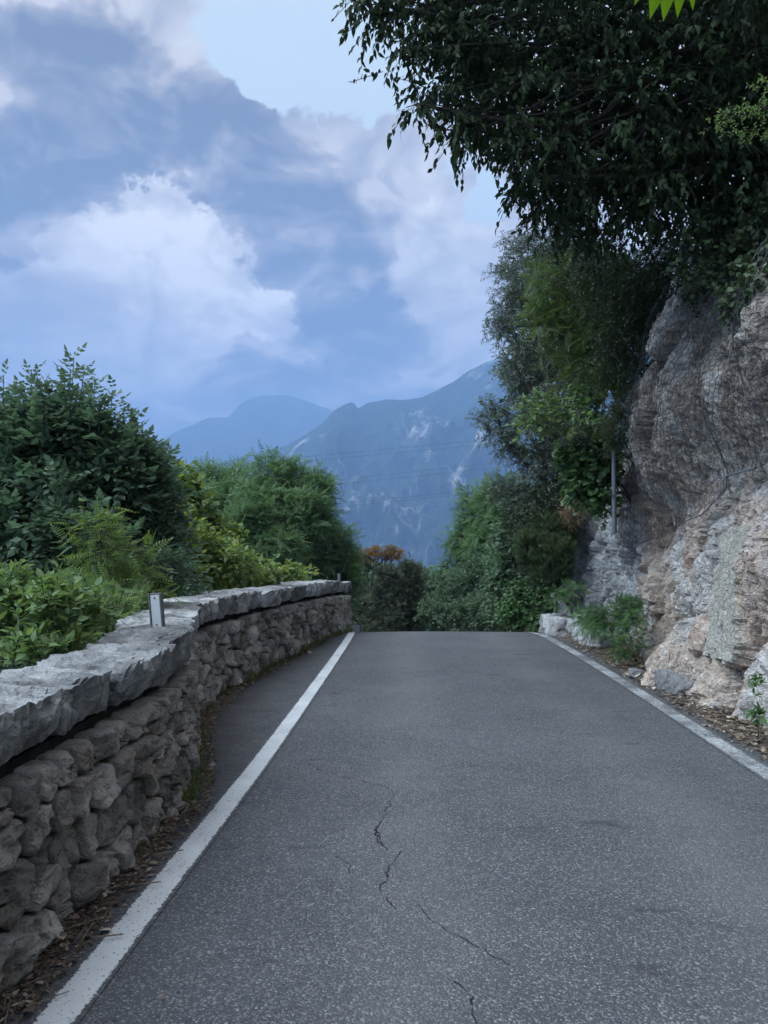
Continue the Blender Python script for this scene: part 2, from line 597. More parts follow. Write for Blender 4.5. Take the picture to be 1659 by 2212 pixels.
def mat_terrain():
    m, t = new_mat('scrub_ground')
    p = pos_node(t)
    a = t.noise(p, 0.8, 6, 0.65)
    b = t.noise(p, 0.01, 6, 0.6)
    c = t.mix(t.smooth(a, 0.3, 0.7), (0.035, 0.045, 0.022), (0.085, 0.08, 0.05))
    c = t.mix(t.smooth(b, 0.4, 0.65), c, (0.035, 0.06, 0.03))
    finish(t, c, 0.95, a, 0.2, 0.6, spec=0.1)
    return m


def mat_mountain(name, rock_lo, rock_hi):
    m, t = new_mat(name)
    g = t.new('ShaderNodeNewGeometry')
    p = g.outputs['Position']
    sx = t.new('ShaderNodeSeparateXYZ')
    t.link(p, sx.inputs[0])
    at = t.new('ShaderNodeAttribute', attribute_name='rock')
    pv = t.mapping(p, (1, 1, 0.75))
    n1 = t.noise(pv, 0.0016, 7, 0.62, dist=0.6)
    n2 = t.noise(pv, 0.009, 8, 0.66, dist=0.3)
    n3 = t.noise(p, 0.045, 5, 0.65)
    k = t.math('ADD', t.math('MULTIPLY', n1, 0.55), t.math('MULTIPLY', n2, 0.45))
    k = t.math('ADD', k, t.math('MULTIPLY', at.outputs['Fac'], 0.22))
    forest = t.mix(t.smooth(n3, 0.3, 0.7), (0.014, 0.026, 0.014), (0.05, 0.07, 0.034))
    rock = t.mix(t.smooth(n3, 0.3, 0.7), (0.45, 0.40, 0.37), (0.80, 0.74, 0.70))
    c = t.mix(t.math('MULTIPLY', t.smooth(k, rock_lo, rock_hi), t.smooth(n2, 0.38, 0.56, 0.15, 1.0)), forest, rock)
    finish(t, c, 1.0, t.math('ADD', n3, t.math('MULTIPLY', n2, 3.0)), 16.0, 1.0, spec=0.0)
    return m


M = {}
M['asphalt'] = mat_asphalt()
M['line'] = mat_line('white_paint', 0.0)
M['line_worn'] = mat_line('worn_white_paint', 0.32)
M['stone'] = mat_rock('wall_stone', (0.23, 0.21, 0.19), (0.52, 0.485, 0.44), (0.34, 0.28, 0.225), 1.0, 0.5, 0.020, rnd=True)
M['coping'] = mat_rock('coping_limestone', (0.17, 0.17, 0.173), (0.56, 0.555, 0.545), (0.15, 0.142, 0.13), 1.0, 0.6, 0.020, rnd=True)
M['core'] = mat_plain('wall_core', (0.035, 0.033, 0.031), 0.95, var=0.4, scale=12, spec=0.1)
M['cliff'] = mat_cliff()
M['boulder'] = mat_rock('pale_boulder', (0.26, 0.26, 0.265), (0.55, 0.54, 0.53), (0.36, 0.31, 0.27), 1.0, 0.4, 0.028, rnd=True)
M['slab'] = mat_rock('pale_slab', (0.44, 0.44, 0.39), (0.60, 0.595, 0.54), (0.46, 0.43, 0.35), 1.0, 0.5, 0.012)
M['soil'] = mat_soil()
M['litter'] = mat_litter()
M['terrain'] = mat_terrain()
M['wire'] = mat_plain('galvanised_wire', (0.10, 0.105, 0.115), 0.6, 0.3, 0.3, 20)
M['steel'] = mat_plain('galvanised_steel', (0.20, 0.22, 0.225), 0.5, 0.4, 0.15, 20)
M['darkgrey'] = mat_plain('dark_grey_plastic', (0.17, 0.175, 0.18), 0.55, 0.0, 0.2, 25)
M['reflect'] = mat_plain('grey_reflector', (0.62, 0.64, 0.65), 0.4, 0.0, 0.1, 180)
M['screw'] = mat_plain('screw_steel', (0.20, 0.19, 0.18), 0.5, 0.6, 0.2, 80)
M['crack'] = mat_plain('dark_crack', (0.025, 0.025, 0.027), 1.0, var=0.2, spec=0.0)  # one dark tone for the worn cracks in the asphalt
M['cable'] = mat_plain('power_cable', (0.05, 0.05, 0.055), 0.7, spec=0.1)
M['bark'] = mat_bark('dark_bark', (0.035, 0.03, 0.025), (0.10, 0.088, 0.075))
M['bark_grey'] = mat_bark('grey_bark', (0.10, 0.092, 0.082), (0.23, 0.215, 0.195))
M['twig_dry'] = mat_bark('dry_twig', (0.11, 0.085, 0.062), (0.24, 0.20, 0.15))
M['mtn1'] = mat_mountain('mountain_front', 0.54, 0.68)
M['mtn2'] = mat_mountain('mountain_rear', 0.60, 0.74)
M['lf_ash'] = mat_leaf('ash_leaf', (0.034, 0.054, 0.034), (0.074, 0.108, 0.064), rough=0.38, spec=0.5)
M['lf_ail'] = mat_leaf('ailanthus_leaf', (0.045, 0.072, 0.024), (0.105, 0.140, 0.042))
M['lf_ail2'] = mat_leaf('darker_ailanthus_leaf', (0.032, 0.052, 0.020), (0.072, 0.100, 0.034))  # darker version of the ailanthus green, for the tree by the olive
M['lf_weed'] = mat_leaf('weed_leaf', (0.050, 0.082, 0.034), (0.110, 0.150, 0.058))
M['lf_rob'] = mat_leaf('robinia_leaf', (0.046, 0.078, 0.038), (0.090, 0.135, 0.060))
M['lf_vine'] = mat_leaf('vine_leaf', (0.050, 0.080, 0.032), (0.140, 0.175, 0.056), (0.48, 0.50, 0.18))
M['lf_orange'] = mat_leaf('rusty_leaf', (0.055, 0.06, 0.024), (0.19, 0.085, 0.030))
M['lf_pine'] = mat_leaf('pine_needle', (0.024, 0.034, 0.020), (0.062, 0.066, 0.036), rough=0.6, trans=0.1)
M['lf_far'] = mat_leaf('far_leaf', (0.038, 0.062, 0.036), (0.076, 0.108, 0.058))
M['lf_olive'] = mat_leaf('olive_leaf', (0.038, 0.052, 0.036), (0.105, 0.125, 0.095), rough=0.42, trans=0.15)
M['lf_cyp'] = mat_leaf('cypress_leaf', (0.022, 0.036, 0.016), (0.055, 0.074, 0.026), rough=0.6, trans=0.1)
M['lf_ivy'] = mat_leaf('ivy_leaf', (0.022, 0.044, 0.018), (0.062, 0.105, 0.035), rough=0.4, trans=0.2)
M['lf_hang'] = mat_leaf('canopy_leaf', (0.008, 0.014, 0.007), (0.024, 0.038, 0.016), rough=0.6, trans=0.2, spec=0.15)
M['lf_dark'] = mat_leaf('scrub_leaf', (0.016, 0.028, 0.013), (0.040, 0.060, 0.024), rough=0.5, trans=0.2)
M['lf_bright'] = mat_leaf('bright_leaf', (0.06, 0.125, 0.015), (0.09, 0.16, 0.02), trans=0.5)
M['lf_fern'] = mat_leaf('fern_leaf', (0.030, 0.060, 0.027), (0.068, 0.115, 0.042))
M['lf_dry'] = mat_leaf('dry_grass', (0.12, 0.085, 0.05), (0.22, 0.17, 0.10), trans=0.2)
M['lf_grass'] = mat_leaf('grass_blade', (0.035, 0.055, 0.022), (0.085, 0.11, 0.04))


# ------------------------------------------------------------------ road, terrain, mountains
def interp(y, pts):
    return np.interp(y, [p[0] for p in pts], [p[1] for p in pts])


def road_z(y):
    y = np.asarray(y, float)
    t = np.clip(y - 13.6, 0, None)
    z = -0.02 * np.minimum(t, 4.2) ** 2 - 0.168 * np.clip(t - 4.2, 0, None)
    return np.maximum(z, -9.0 - 0.004 * np.clip(t - 50, 0, 400))


LEFT_LINE = [(-6, -1.50), (0.0, -1.19), (2.5, -1.054), (3.95, -0.970), (5.6, -0.880), (8.2, -0.79), (10.8, -0.70), (14.6, -0.590), (17, -0.70), (20, -1.10), (26, -2.6), (34, -6.0), (44, -12)]
RIGHT_LINE = [(-6, 2.0), (0.0, 2.34), (5.2, 2.62), (8.7, 2.79), (11.5, 2.90), (14.4, 2.956), (17, 2.9), (20, 2.62), (26, 1.2), (34, -2.2), (44, -8.2)]
WALL = [(0.6, -1.42), (2.0, -1.385), (2.85, -1.36), (3.6, -1.33), (4.4, -1.29), (5.1, -1.32), (5.8, -1.47), (6.5, -1.66), (7.3, -1.80), (8.0, -1.83), (8.7, -1.77),
        (10.2, -1.56), (12.8, -1.20), (14.5, -0.95), (15.5, -0.80), (16.2, -0.74), (16.8, -0.82), (17.2, -1.10), (17.4, -1.6), (17.5, -2.3)]


def smooth_curve(pts, step=0.05, it=60):
    pts = np.asarray([(p[1], p[0]) for p in pts], float)
    seg = np.r_[0, np.cumsum(np.linalg.norm(np.diff(pts, axis=0), axis=1))]
    s = np.arange(0, seg[-1], step)
    c = np.stack([np.interp(s, seg, pts[:, k]) for k in (0, 1)], 1)
    for _ in range(it):
        c[1:-1] = 0.25 * c[:-2] + 0.5 * c[1:-1] + 0.25 * c[2:]
    return c


LL = smooth_curve(LEFT_LINE, 0.1, 120)
RL = smooth_curve(RIGHT_LINE, 0.1, 120)
WC = smooth_curve(WALL, 0.05, 25)


def curve_x(c, y):
    return np.interp(y, c[:, 1], c[:, 0])


def build_road():
    ys = np.r_[np.arange(-6, 12, 0.4), np.arange(12, 20, 0.15), np.arange(20, 44, 0.8)]
    n = 15
    V = []
    for y in ys:
        lx, rx = curve_x(LL, y), curve_x(RL, y)
        xs = np.linspace(lx - 1.6, rx + 1.0, n)
        zz = float(road_z(y)) + 0.03 * np.maximum(0, 1 - ((xs - (lx + rx) / 2) / 2.6) ** 2) - 0.03
        V.append(np.stack([xs, np.full(n, y), zz], 1))
    me = fast_mesh('road', np.concatenate(V), grid_faces(len(ys), n, True), smooth=True)
    r = obj('road', me, M['asphalt'])
    tag(r, 'worn grey asphalt road rising to a crest between wall and cliff', 'road', kind='structure')

    def ribbon(name, curve, w, mat, z=0.006):
        ys2 = np.r_[np.arange(-4, 19, 0.12)]
        xs = curve_x(curve, ys2)
        vv, uv = [], []
        for q, a in ((-0.5, 0.0), (0.5, 1.0)):
            crown = 0.03 * np.maximum(0, 1 - ((xs - (curve_x(LL, ys2) + curve_x(RL, ys2)) / 2) / 2.6) ** 2) - 0.03
            vv.append(np.stack([xs + q * w, ys2, road_z(ys2) + crown + z], 1))
            uv.append(np.stack([np.full(len(ys2), a), ys2], 1))
        o = obj(name, fast_mesh(name, np.concatenate(vv), grid_faces(2, len(ys2)), uv=np.concatenate(uv)), mat, r)
        return o
    a = ribbon('edge_line', LL - np.array([0.015, 0]), 0.165, M['line'])
    a['label'] = 'bright solid white edge line beside the stone wall'
    b = ribbon('edge_line', RL, 0.185, M['line_worn'])
    b['label'] = 'worn faded white edge line beside the cliff'
    # cracks: thin jagged dark strips
    def crack(pts, w0, seed):
        rg = np.random.default_rng(seed)
        pts = [P(u, v, 2491.0 / (v - 1195)) for u, v in pts]
        pts = np.array(pts)
        seg = np.r_[0, np.cumsum(np.linalg.norm(np.diff(pts[:, :2], axis=0), axis=1))]
        s = np.arange(0, seg[-1], 0.012)
        c = np.stack([np.interp(s, seg, pts[:, k]) for k in (0, 1)], 1)
        for amp, sc_ in ((0.018, 9), (0.009, 25), (0.004, 70)):
            off = np.array([[mn.noise((q * sc_, seed * 3.3, 0.5)), mn.noise((q * sc_, seed * 5.1, 7.5))] for q in s])
            c += off * amp * 2
        w = 0.42 * w0 * np.clip(np.array([0.55 + 0.9 * mn.noise((q * 14, seed, 2.2)) for q in s]), 0.12, 1.5)
        tdir = unit(np.gradient(c, axis=0))
        nrm = np.stack([-tdir[:, 1], tdir[:, 0]], 1)
        z = np.full(len(s), 0.004)
        v = np.concatenate([np.c_[c + nrm * w[:, None], z], np.c_[c - nrm * w[:, None], z]])
        crown = 0.03 * np.maximum(0, 1 - ((v[:, 0] - 0.85) / 2.6) ** 2) - 0.03
        v[:, 2] += crown
        obj('crack', fast_mesh('crack', v, grid_faces(2, len(s))), M['crack'], r)
    crack([(668, 1640), (690, 1655), (760, 1672), (830, 1690), (852, 1710), (838, 1745), (812, 1770), (818, 1800), (838, 1822)], 0.006, 1)
    crack([(815, 1765), (818, 1785), (826, 1812)], 0.011, 2)
    crack([(862, 1830), (840, 1862), (826, 1895), (830, 1930), (850, 1942)], 0.008, 3)
    crack([(900, 1940), (960, 1975), (1010, 2005), (1060, 2042), (1112, 2058)], 0.006, 4)
    crack([(742, 1830), (752, 1850), (762, 1868)], 0.006, 5)
    crack([(985, 2080), (1000, 2105), (1022, 2130), (1018, 2165), (1030, 2212)], 0.007, 6)
    return r


def terrain_z(x, y):
    lx, rx = curve_x(LL, y), curve_x(RL, y)
    rz = road_z(y)
    z = rz - 0.12
    # left: the hillside falls away behind the wall into the valley
    dl = np.clip(lx - 1.6 - x, 0, None)
    zl = rz - 0.12 - 0.55 * dl - 0.0 * dl
    z = np.where(dl > 0, zl, z)
    # right: the bank or cliff top climbs
    dr = np.clip(x - (rx + 1.75), 0, None)
    steep = np.where(y < 16.5, 5.4, np.interp(y, [16.5, 20, 30], [5.4, 2.2, 1.1]))
    top = np.interp(y, [18, 23, 32, 60], [5.3, 1.6, 0.8, 0.5])
    zr = rz - 0.12 + np.minimum(dr * steep, top) + np.interp(y, [17, 24], [0.35, 0.06]) * np.clip(dr - 2.0, 0, None)
    z = np.where(dr > 0, zr, z)
    # the ridge ends beyond the bend; everything falls to the valley floor
    fall = np.clip(y - 42, 0, None) * 0.32 + np.clip(-y - 60, 0, None) * 0.2 + np.clip(x - 60, 0, None) * 0.6
    z = z - fall
    return np.maximum(z, -170.0)


def build_terrain():
    def axis(fine_lo, fine_hi, step, far, g):
        mid = list(np.arange(fine_lo, fine_hi, step))
        lo, hi = [], []
        s, p = step, fine_lo
        while p > -far:
            s *= g
            p -= s
            lo.append(max(p, -far))
        s, p = step, mid[-1]
        while p < far:
            s *= g
            p += s
            hi.append(min(p, far))
        return np.array(lo[::-1] + mid + hi)
    xs = axis(-9, 12, 0.35, 9000, 1.13)
    ys = axis(-6, 46, 0.5, 9000, 1.13)
    X, Y = np.meshgrid(xs, ys, indexing='ij')
    Z = terrain_z(X, Y)
    me = fast_mesh('terrain', np.stack([X, Y, Z], -1).reshape(-1, 3), grid_faces(len(xs), len(ys)), smooth=True)
    o = obj('terrain', me, M['terrain'])
    tag(o, 'overgrown hillside falling from the road into the valley', 'ground', kind='structure')


def build_mountain(name, label, sky_pts, D, foot, mat, seed, amp, us, rows=130, gully=1.0, rockf=None):
    us = np.asarray(us, float)
    vs = np.interp(us, [p[0] for p in sky_pts], [p[1] for p in sky_pts])
    nr = rows
    ts = np.r_[np.linspace(0, 1, nr), 1.05, 1.12]
    V = np.zeros((len(us), len(ts), 3))
    rock = np.zeros((len(us), len(ts)))
    for i, (u, v) in enumerate(zip(us, vs)):
        az = math.atan2((u - 829.5) / FPX, 1.0)
        dD = D * (1 + 0.05 * mn.noise((u * 0.004, seed, 0.3)))
        el = (1195 - v) / FPX * math.cos(az)
        jit = 5.0 * mn.noise((u * 0.05, seed, 1.7)) + 3.0 * mn.noise((u * 0.17, seed, 4.7))
        zr = EYE + el * dD + jit * D / 5000
        for j, t in enumerate(ts):
            tt = min(t, 1.0)
            dist = dD * (foot + (1 - foot) * tt)
            s = tt ** 1.25
            z = -170 + (zr + 170) * s
            if t > 1:
                dist = dD * (1 + (t - 1) * 1.2)
                z = zr - (t - 1) * 1500
            env = math.sin(math.pi * min(tt, 1.0)) ** 0.7 if tt < 1 else 0.0
            px, pz = u * 0.006 * D / 5000, tt * 2.2
            r = mn.ridged_multi_fractal((px * 1.2, pz * 0.8, seed), 0.9, 2.1, 7, 1.0, 2.0)
            r2 = mn.fractal((px * 3, pz * 3, seed + 3.3), 0.9, 2.0, 5)
            disp = env * amp * ((r - 1.0) * 0.75 * gully + r2 * 0.45)
            dist -= disp * 1.2
            z += disp * 0.35
            V[i, j] = (math.sin(az) * dist, math.cos(az) * dist, z)
            rock[i, j] = (r - 1.0) * 0.25 + (rockf(u, tt) if rockf else 0.0)
    me = fast_mesh(name, V.reshape(-1, 3), grid_faces(len(us), len(ts)), attrs={'rock': rock.ravel()}, smooth=True)
    o = obj(name, me, mat)
    tag(o, label, 'mountain', kind='structure')


def build_mountains():
    s1 = [(-1200, 1120), (-300, 1100), (200, 1065), (330, 1040), (400, 1018), (470, 1000), (560, 975), (620, 960), (660, 938), (700, 908), (722, 884), (742, 871), (758, 867), (766, 870),
          (772, 880), (783, 874), (795, 867), (825, 862), (835, 860), (860, 861), (885, 860), (910, 856), (950, 838), (990, 815), (1015, 797), (1036, 786), (1050, 780), (1100, 760), (1250, 700),
          (1500, 740), (1900, 850), (2600, 1000), (3200, 1080)]
    s2 = [(-1200, 1120), (-200, 1080), (60, 1040), (220, 1005), (335, 958), (370, 935), (430, 908), (446, 902), (490, 898), (500, 890), (512, 875), (530, 861), (555, 853), (600, 850), (615, 850),
          (640, 857), (680, 871), (715, 884), (800, 930), (1000, 990), (1600, 1040), (3200, 1100)]

    def rk1(u, t):
        r = 0.0
        if u > 930:
            r += 0.38 * min(1, (u - 930) / 100) * max(0, (t - 0.82) / 0.18)
        r += 0.35 * math.exp(-((u - 900) / 70) ** 2 - ((t - 0.72) / 0.08) ** 2)
        r += 0.5 * math.exp(-((u - 985) / 16) ** 2 - ((t - 0.47) / 0.05) ** 2)
        r += 0.3 * math.exp(-((u - 650) / 60) ** 2 - ((t - 0.62) / 0.12) ** 2)
        r += 0.25 * math.exp(-((u - 760) / 80) ** 2 - ((t - 0.5) / 0.12) ** 2)
        return r - 0.1

    def rk2(u, t):
        return 0.75 * math.exp(-((u - 545) / 45) ** 2) * max(0, (t - 0.85) / 0.12) * (1 if t < 0.97 else 0.5) + 0.2 * math.exp(-((u - 390) / 50) ** 2 - ((t - 0.75) / 0.1) ** 2) - 0.12
    build_mountain('mountain', 'long blue mountain with pale rock scars rising to the right', s1, 4600, 0.50, M['mtn1'], 2.3, 260,
                   np.r_[np.arange(-1200, 250, 40), np.arange(250, 1200, 4.0), np.arange(1200, 3200, 50)], 140, rockf=rk1)
    build_mountain('mountain', 'fainter blue mountain with flat rocky summit behind the near ridge', s2, 7600, 0.66, M['mtn2'], 9.1, 160,
                   np.r_[np.arange(-1200, 250, 60), np.arange(250, 900, 4), np.arange(900, 3200, 80)], 70, gully=0.5, rockf=rk2)


road = build_road()
build_terrain()
build_mountains()


# ------------------------------------------------------------------ cliff
CLIFF_BASE = [(2.0, 3.15), (4.5, 3.2), (6.2, 3.28), (7.2, 3.28), (8.2, 3.34), (9.2, 3.42), (10.2, 3.58), (10.9, 3.68), (11.5, 3.86), (13, 3.92), (14.2, 3.76), (15.6, 3.58), (16.6, 3.72), (17.3, 4.3), (18, 5.4)]


def cliff_smooth(y, z):
    base = interp(y, CLIFF_BASE)
    x = base + 0.10 * z
    w_near = np.interp(y, [11.0, 12.6], [1.0, 0.0])
    # undercut band with an overhanging brow above it
    recess = np.exp(-((z - (2.05 + 0.10 * (10 - y))) / 0.50) ** 2) * 0.26
    brow = np.exp(-((z - (3.35 + 0.06 * (10 - y))) / 0.9) ** 2) * 0.42
    x = x + w_near * (recess - brow)
    x = x + np.clip(z - 4.7, 0, None) * 0.5
    # mound of rock leaning on the foot of the face
    x = x - 0.24 * np.exp(-((y - 8.6) / 0.75) ** 2) * np.exp(-(np.clip(z - 0.1, 0, None) / 0.55) ** 2)
    x = x + 0.10 - 0.06 * np.exp(-(np.clip(z, 0, None) / 0.3) ** 2)
    # far grey section leans back and is lower
    x = x + np.interp(y, [11.8, 13.2], [0.0, 1.0]) * np.clip(z - 2.6, 0, None) * 0.9
    return x


def hsh(a, b, c):
    s = math.sin(a * 127.1 + b * 311.7 + c * 74.7) * 43758.5453
    return s - math.floor(s)


def facets(p, scale, amp, tilt, gs=1.0):
    q = (p[0] * scale[0], p[1] * scale[1], p[2] * scale[2])
    d, pts = mn.voronoi(q)
    c = pts[0]
    h = hsh(round(c[0], 3), round(c[1], 3), round(c[2], 3))
    h2 = hsh(round(c[1], 3), round(c[2], 3), round(c[0], 3)) - 0.5
    h3 = hsh(round(c[2], 3), round(c[0], 3), round(c[1], 3)) - 0.5
    e = d[1] - d[0]
    groove = max(0.0, 1 - e / 0.10)
    return amp * (h - 0.5) + tilt * (h2 * (q[1] - c[1]) + h3 * (q[2] - c[2])) + gs * groove * amp * 0.4


def build_cliff():
    ys = np.r_[np.arange(3.0, 5.6, 0.06), np.arange(5.6, 12.0, 0.028), np.arange(12.0, 18.0, 0.042)]
    zs = np.r_[np.arange(-0.25, 5.2, 0.032), np.arange(5.2, 9.0, 0.09)]
    Y, Z = np.meshgrid(ys, zs, indexing='ij')
    S = cliff_smooth(Y, Z)
    X = np.zeros_like(S)
    slab = np.zeros_like(S)
    for i in range(len(ys)):
        for j in range(len(zs)):
            p = (S[i, j], Y[i, j], Z[i, j])
            wob = (0.16 * mn.noise((p[1] * 1.7, p[2] * 1.7, 0.2)), 0.16 * mn.noise((p[1] * 1.7, p[2] * 1.7, 5.2)))
            q = (0.0, p[1] + wob[0], p[2] + wob[1])
            d = facets(q, (1, 1.4, 0.55), 0.36, 0.16)
            d += facets((0.0, q[1] + 3.3, q[2] + 9.1), (1, 3.6, 1.5), 0.16, 0.09)
            d += facets((0.0, q[1] + 7.3, q[2] + 2.1), (1, 9.0, 4.2), 0.070, 0.05)
            d += facets((0.0, q[1] + 1.3, q[2] + 5.1), (1, 20.0, 11.0), 0.034, 0.026)
            d += 0.30 * mn.fractal((p[1] * 0.7, p[2] * 0.45, 6.6), 0.9, 2.1, 3) * min(1.0, max(0.0, p[2]) / 1.2)
            d += 0.055 * mn.fractal((p[1] * 3.1, p[2] * 2.2, 1.1), 0.85, 2.1, 6)
            d += 0.030 * mn.noise((p[1] * 21, p[2] * 17, 4.4))
            # a flat split slab standing proud on the near face
            e1 = 0.30 - abs(p[1] - 7.78 - 0.10 * (p[2] - 1.1)) + 0.09 * mn.fractal((p[2] * 5, 3.1, 0.0), 0.8, 2.0, 3) + 0.10 * facets((0.0, 1.0, p[2]), (1, 1, 3.0), 1.0, 0.0)
            e2 = min(p[2] - 0.42, 1.78 - p[2]) + 0.08 * mn.fractal((p[1] * 6, 7.1, 0.0), 0.8, 2.0, 3)
            sl = min(1.0, max(0.0, min(e1, e2) / 0.03))
            if sl > 0:
                flat = -0.10 + facets((0.0, p[1] + 2.0, p[2] + 1.0), (1, 7.0, 2.0), 0.05, 0.01) + 0.012 * mn.fractal((p[1] * 14, p[2] * 4, 9.9), 0.9, 2.0, 3)
                d = d * (1 - sl) + flat * sl
            slab[i, j] = sl
            X[i, j] = S[i, j] + d
    V = np.stack([X, Y, Z + road_z(Y)], -1).reshape(-1, 3)
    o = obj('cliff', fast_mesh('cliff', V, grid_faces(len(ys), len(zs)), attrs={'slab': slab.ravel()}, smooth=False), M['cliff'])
    tag(o, 'pale brown and white limestone cliff rising beside the road', 'cliff', kind='structure')
    return ys, zs, X, o


CY, CZ, CX, cliff = build_cliff()


def cliff_at(y, z):
    """surface x of the built cliff"""
    i = np.clip(np.interp(y, CY, np.arange(len(CY))), 0, len(CY) - 1.001)
    j = np.clip(np.interp(z, CZ, np.arange(len(CZ))), 0, len(CZ) - 1.001)
    i0 = np.floor(i).astype(int)
    j0 = np.floor(j).astype(int)
    a, b = i - i0, j - j0
    return (CX[i0, j0] * (1 - a) * (1 - b) + CX[i0 + 1, j0] * a * (1 - b) + CX[i0, j0 + 1] * (1 - a) * b + CX[i0 + 1, j0 + 1] * a * b)


def cliff_hit(u, v):
    """distance along +Y at which the view ray meets the smooth cliff face"""
    r = pix_dir(u, v)
    for y in np.arange(4.0, 17.9, 0.02):
        x = r[0] / r[1] * y
        z = EYE + r[2] / r[1] * y
        if x >= cliff_smooth(y, z):
            return y, z
    return None


# ------------------------------------------------------------------ stone wall
WS = np.r_[0, np.cumsum(np.linalg.norm(np.diff(WC, axis=0), axis=1))]
WT = unit(np.gradient(WC, axis=0))
WN = np.stack([WT[:, 1], -WT[:, 0]], 1)          # towards the road
WLEN = WS[-1]


def wall_frame(s):
    p = np.stack([np.interp(s, WS, WC[:, k]) for k in (0, 1)], -1)
    n = unit(np.stack([np.interp(s, WS, WN[:, k]) for k in (0, 1)], -1))
    return p, n


def wall_top(s):
    p, _ = wall_frame(s)
    return np.interp(p[..., 1], [1, 3, 5, 8, 11, 15, 18], [0.92, 0.94, 0.97, 1.0, 1.01, 0.97, 0.93]) + 0.55 * road_z(p[..., 1])


def wall_map(s, out, z):
    """wall coordinates (along, out of the face, height 0..1 of the lower wall in metres) to world"""
    p, n = wall_frame(s)
    xy = p + n * np.asarray(out)[..., None]
    return np.concatenate([xy, np.asarray(z)[..., None]], -1)


def clip_poly(poly, a, b, c):
    res = []
    n = len(poly)
    for i in range(n):
        p, q = poly[i], poly[(i + 1) % n]
        dp = a * p[0] + b * p[1] - c
        dq = a * q[0] + b * q[1] - c
        if dp <= 0:
            res.append(p)
        if dp * dq < 0:
            t = dp / (dp - dq)
            res.append((p[0] + t * (q[0] - p[0]), p[1] + t * (q[1] - p[1])))
    return res


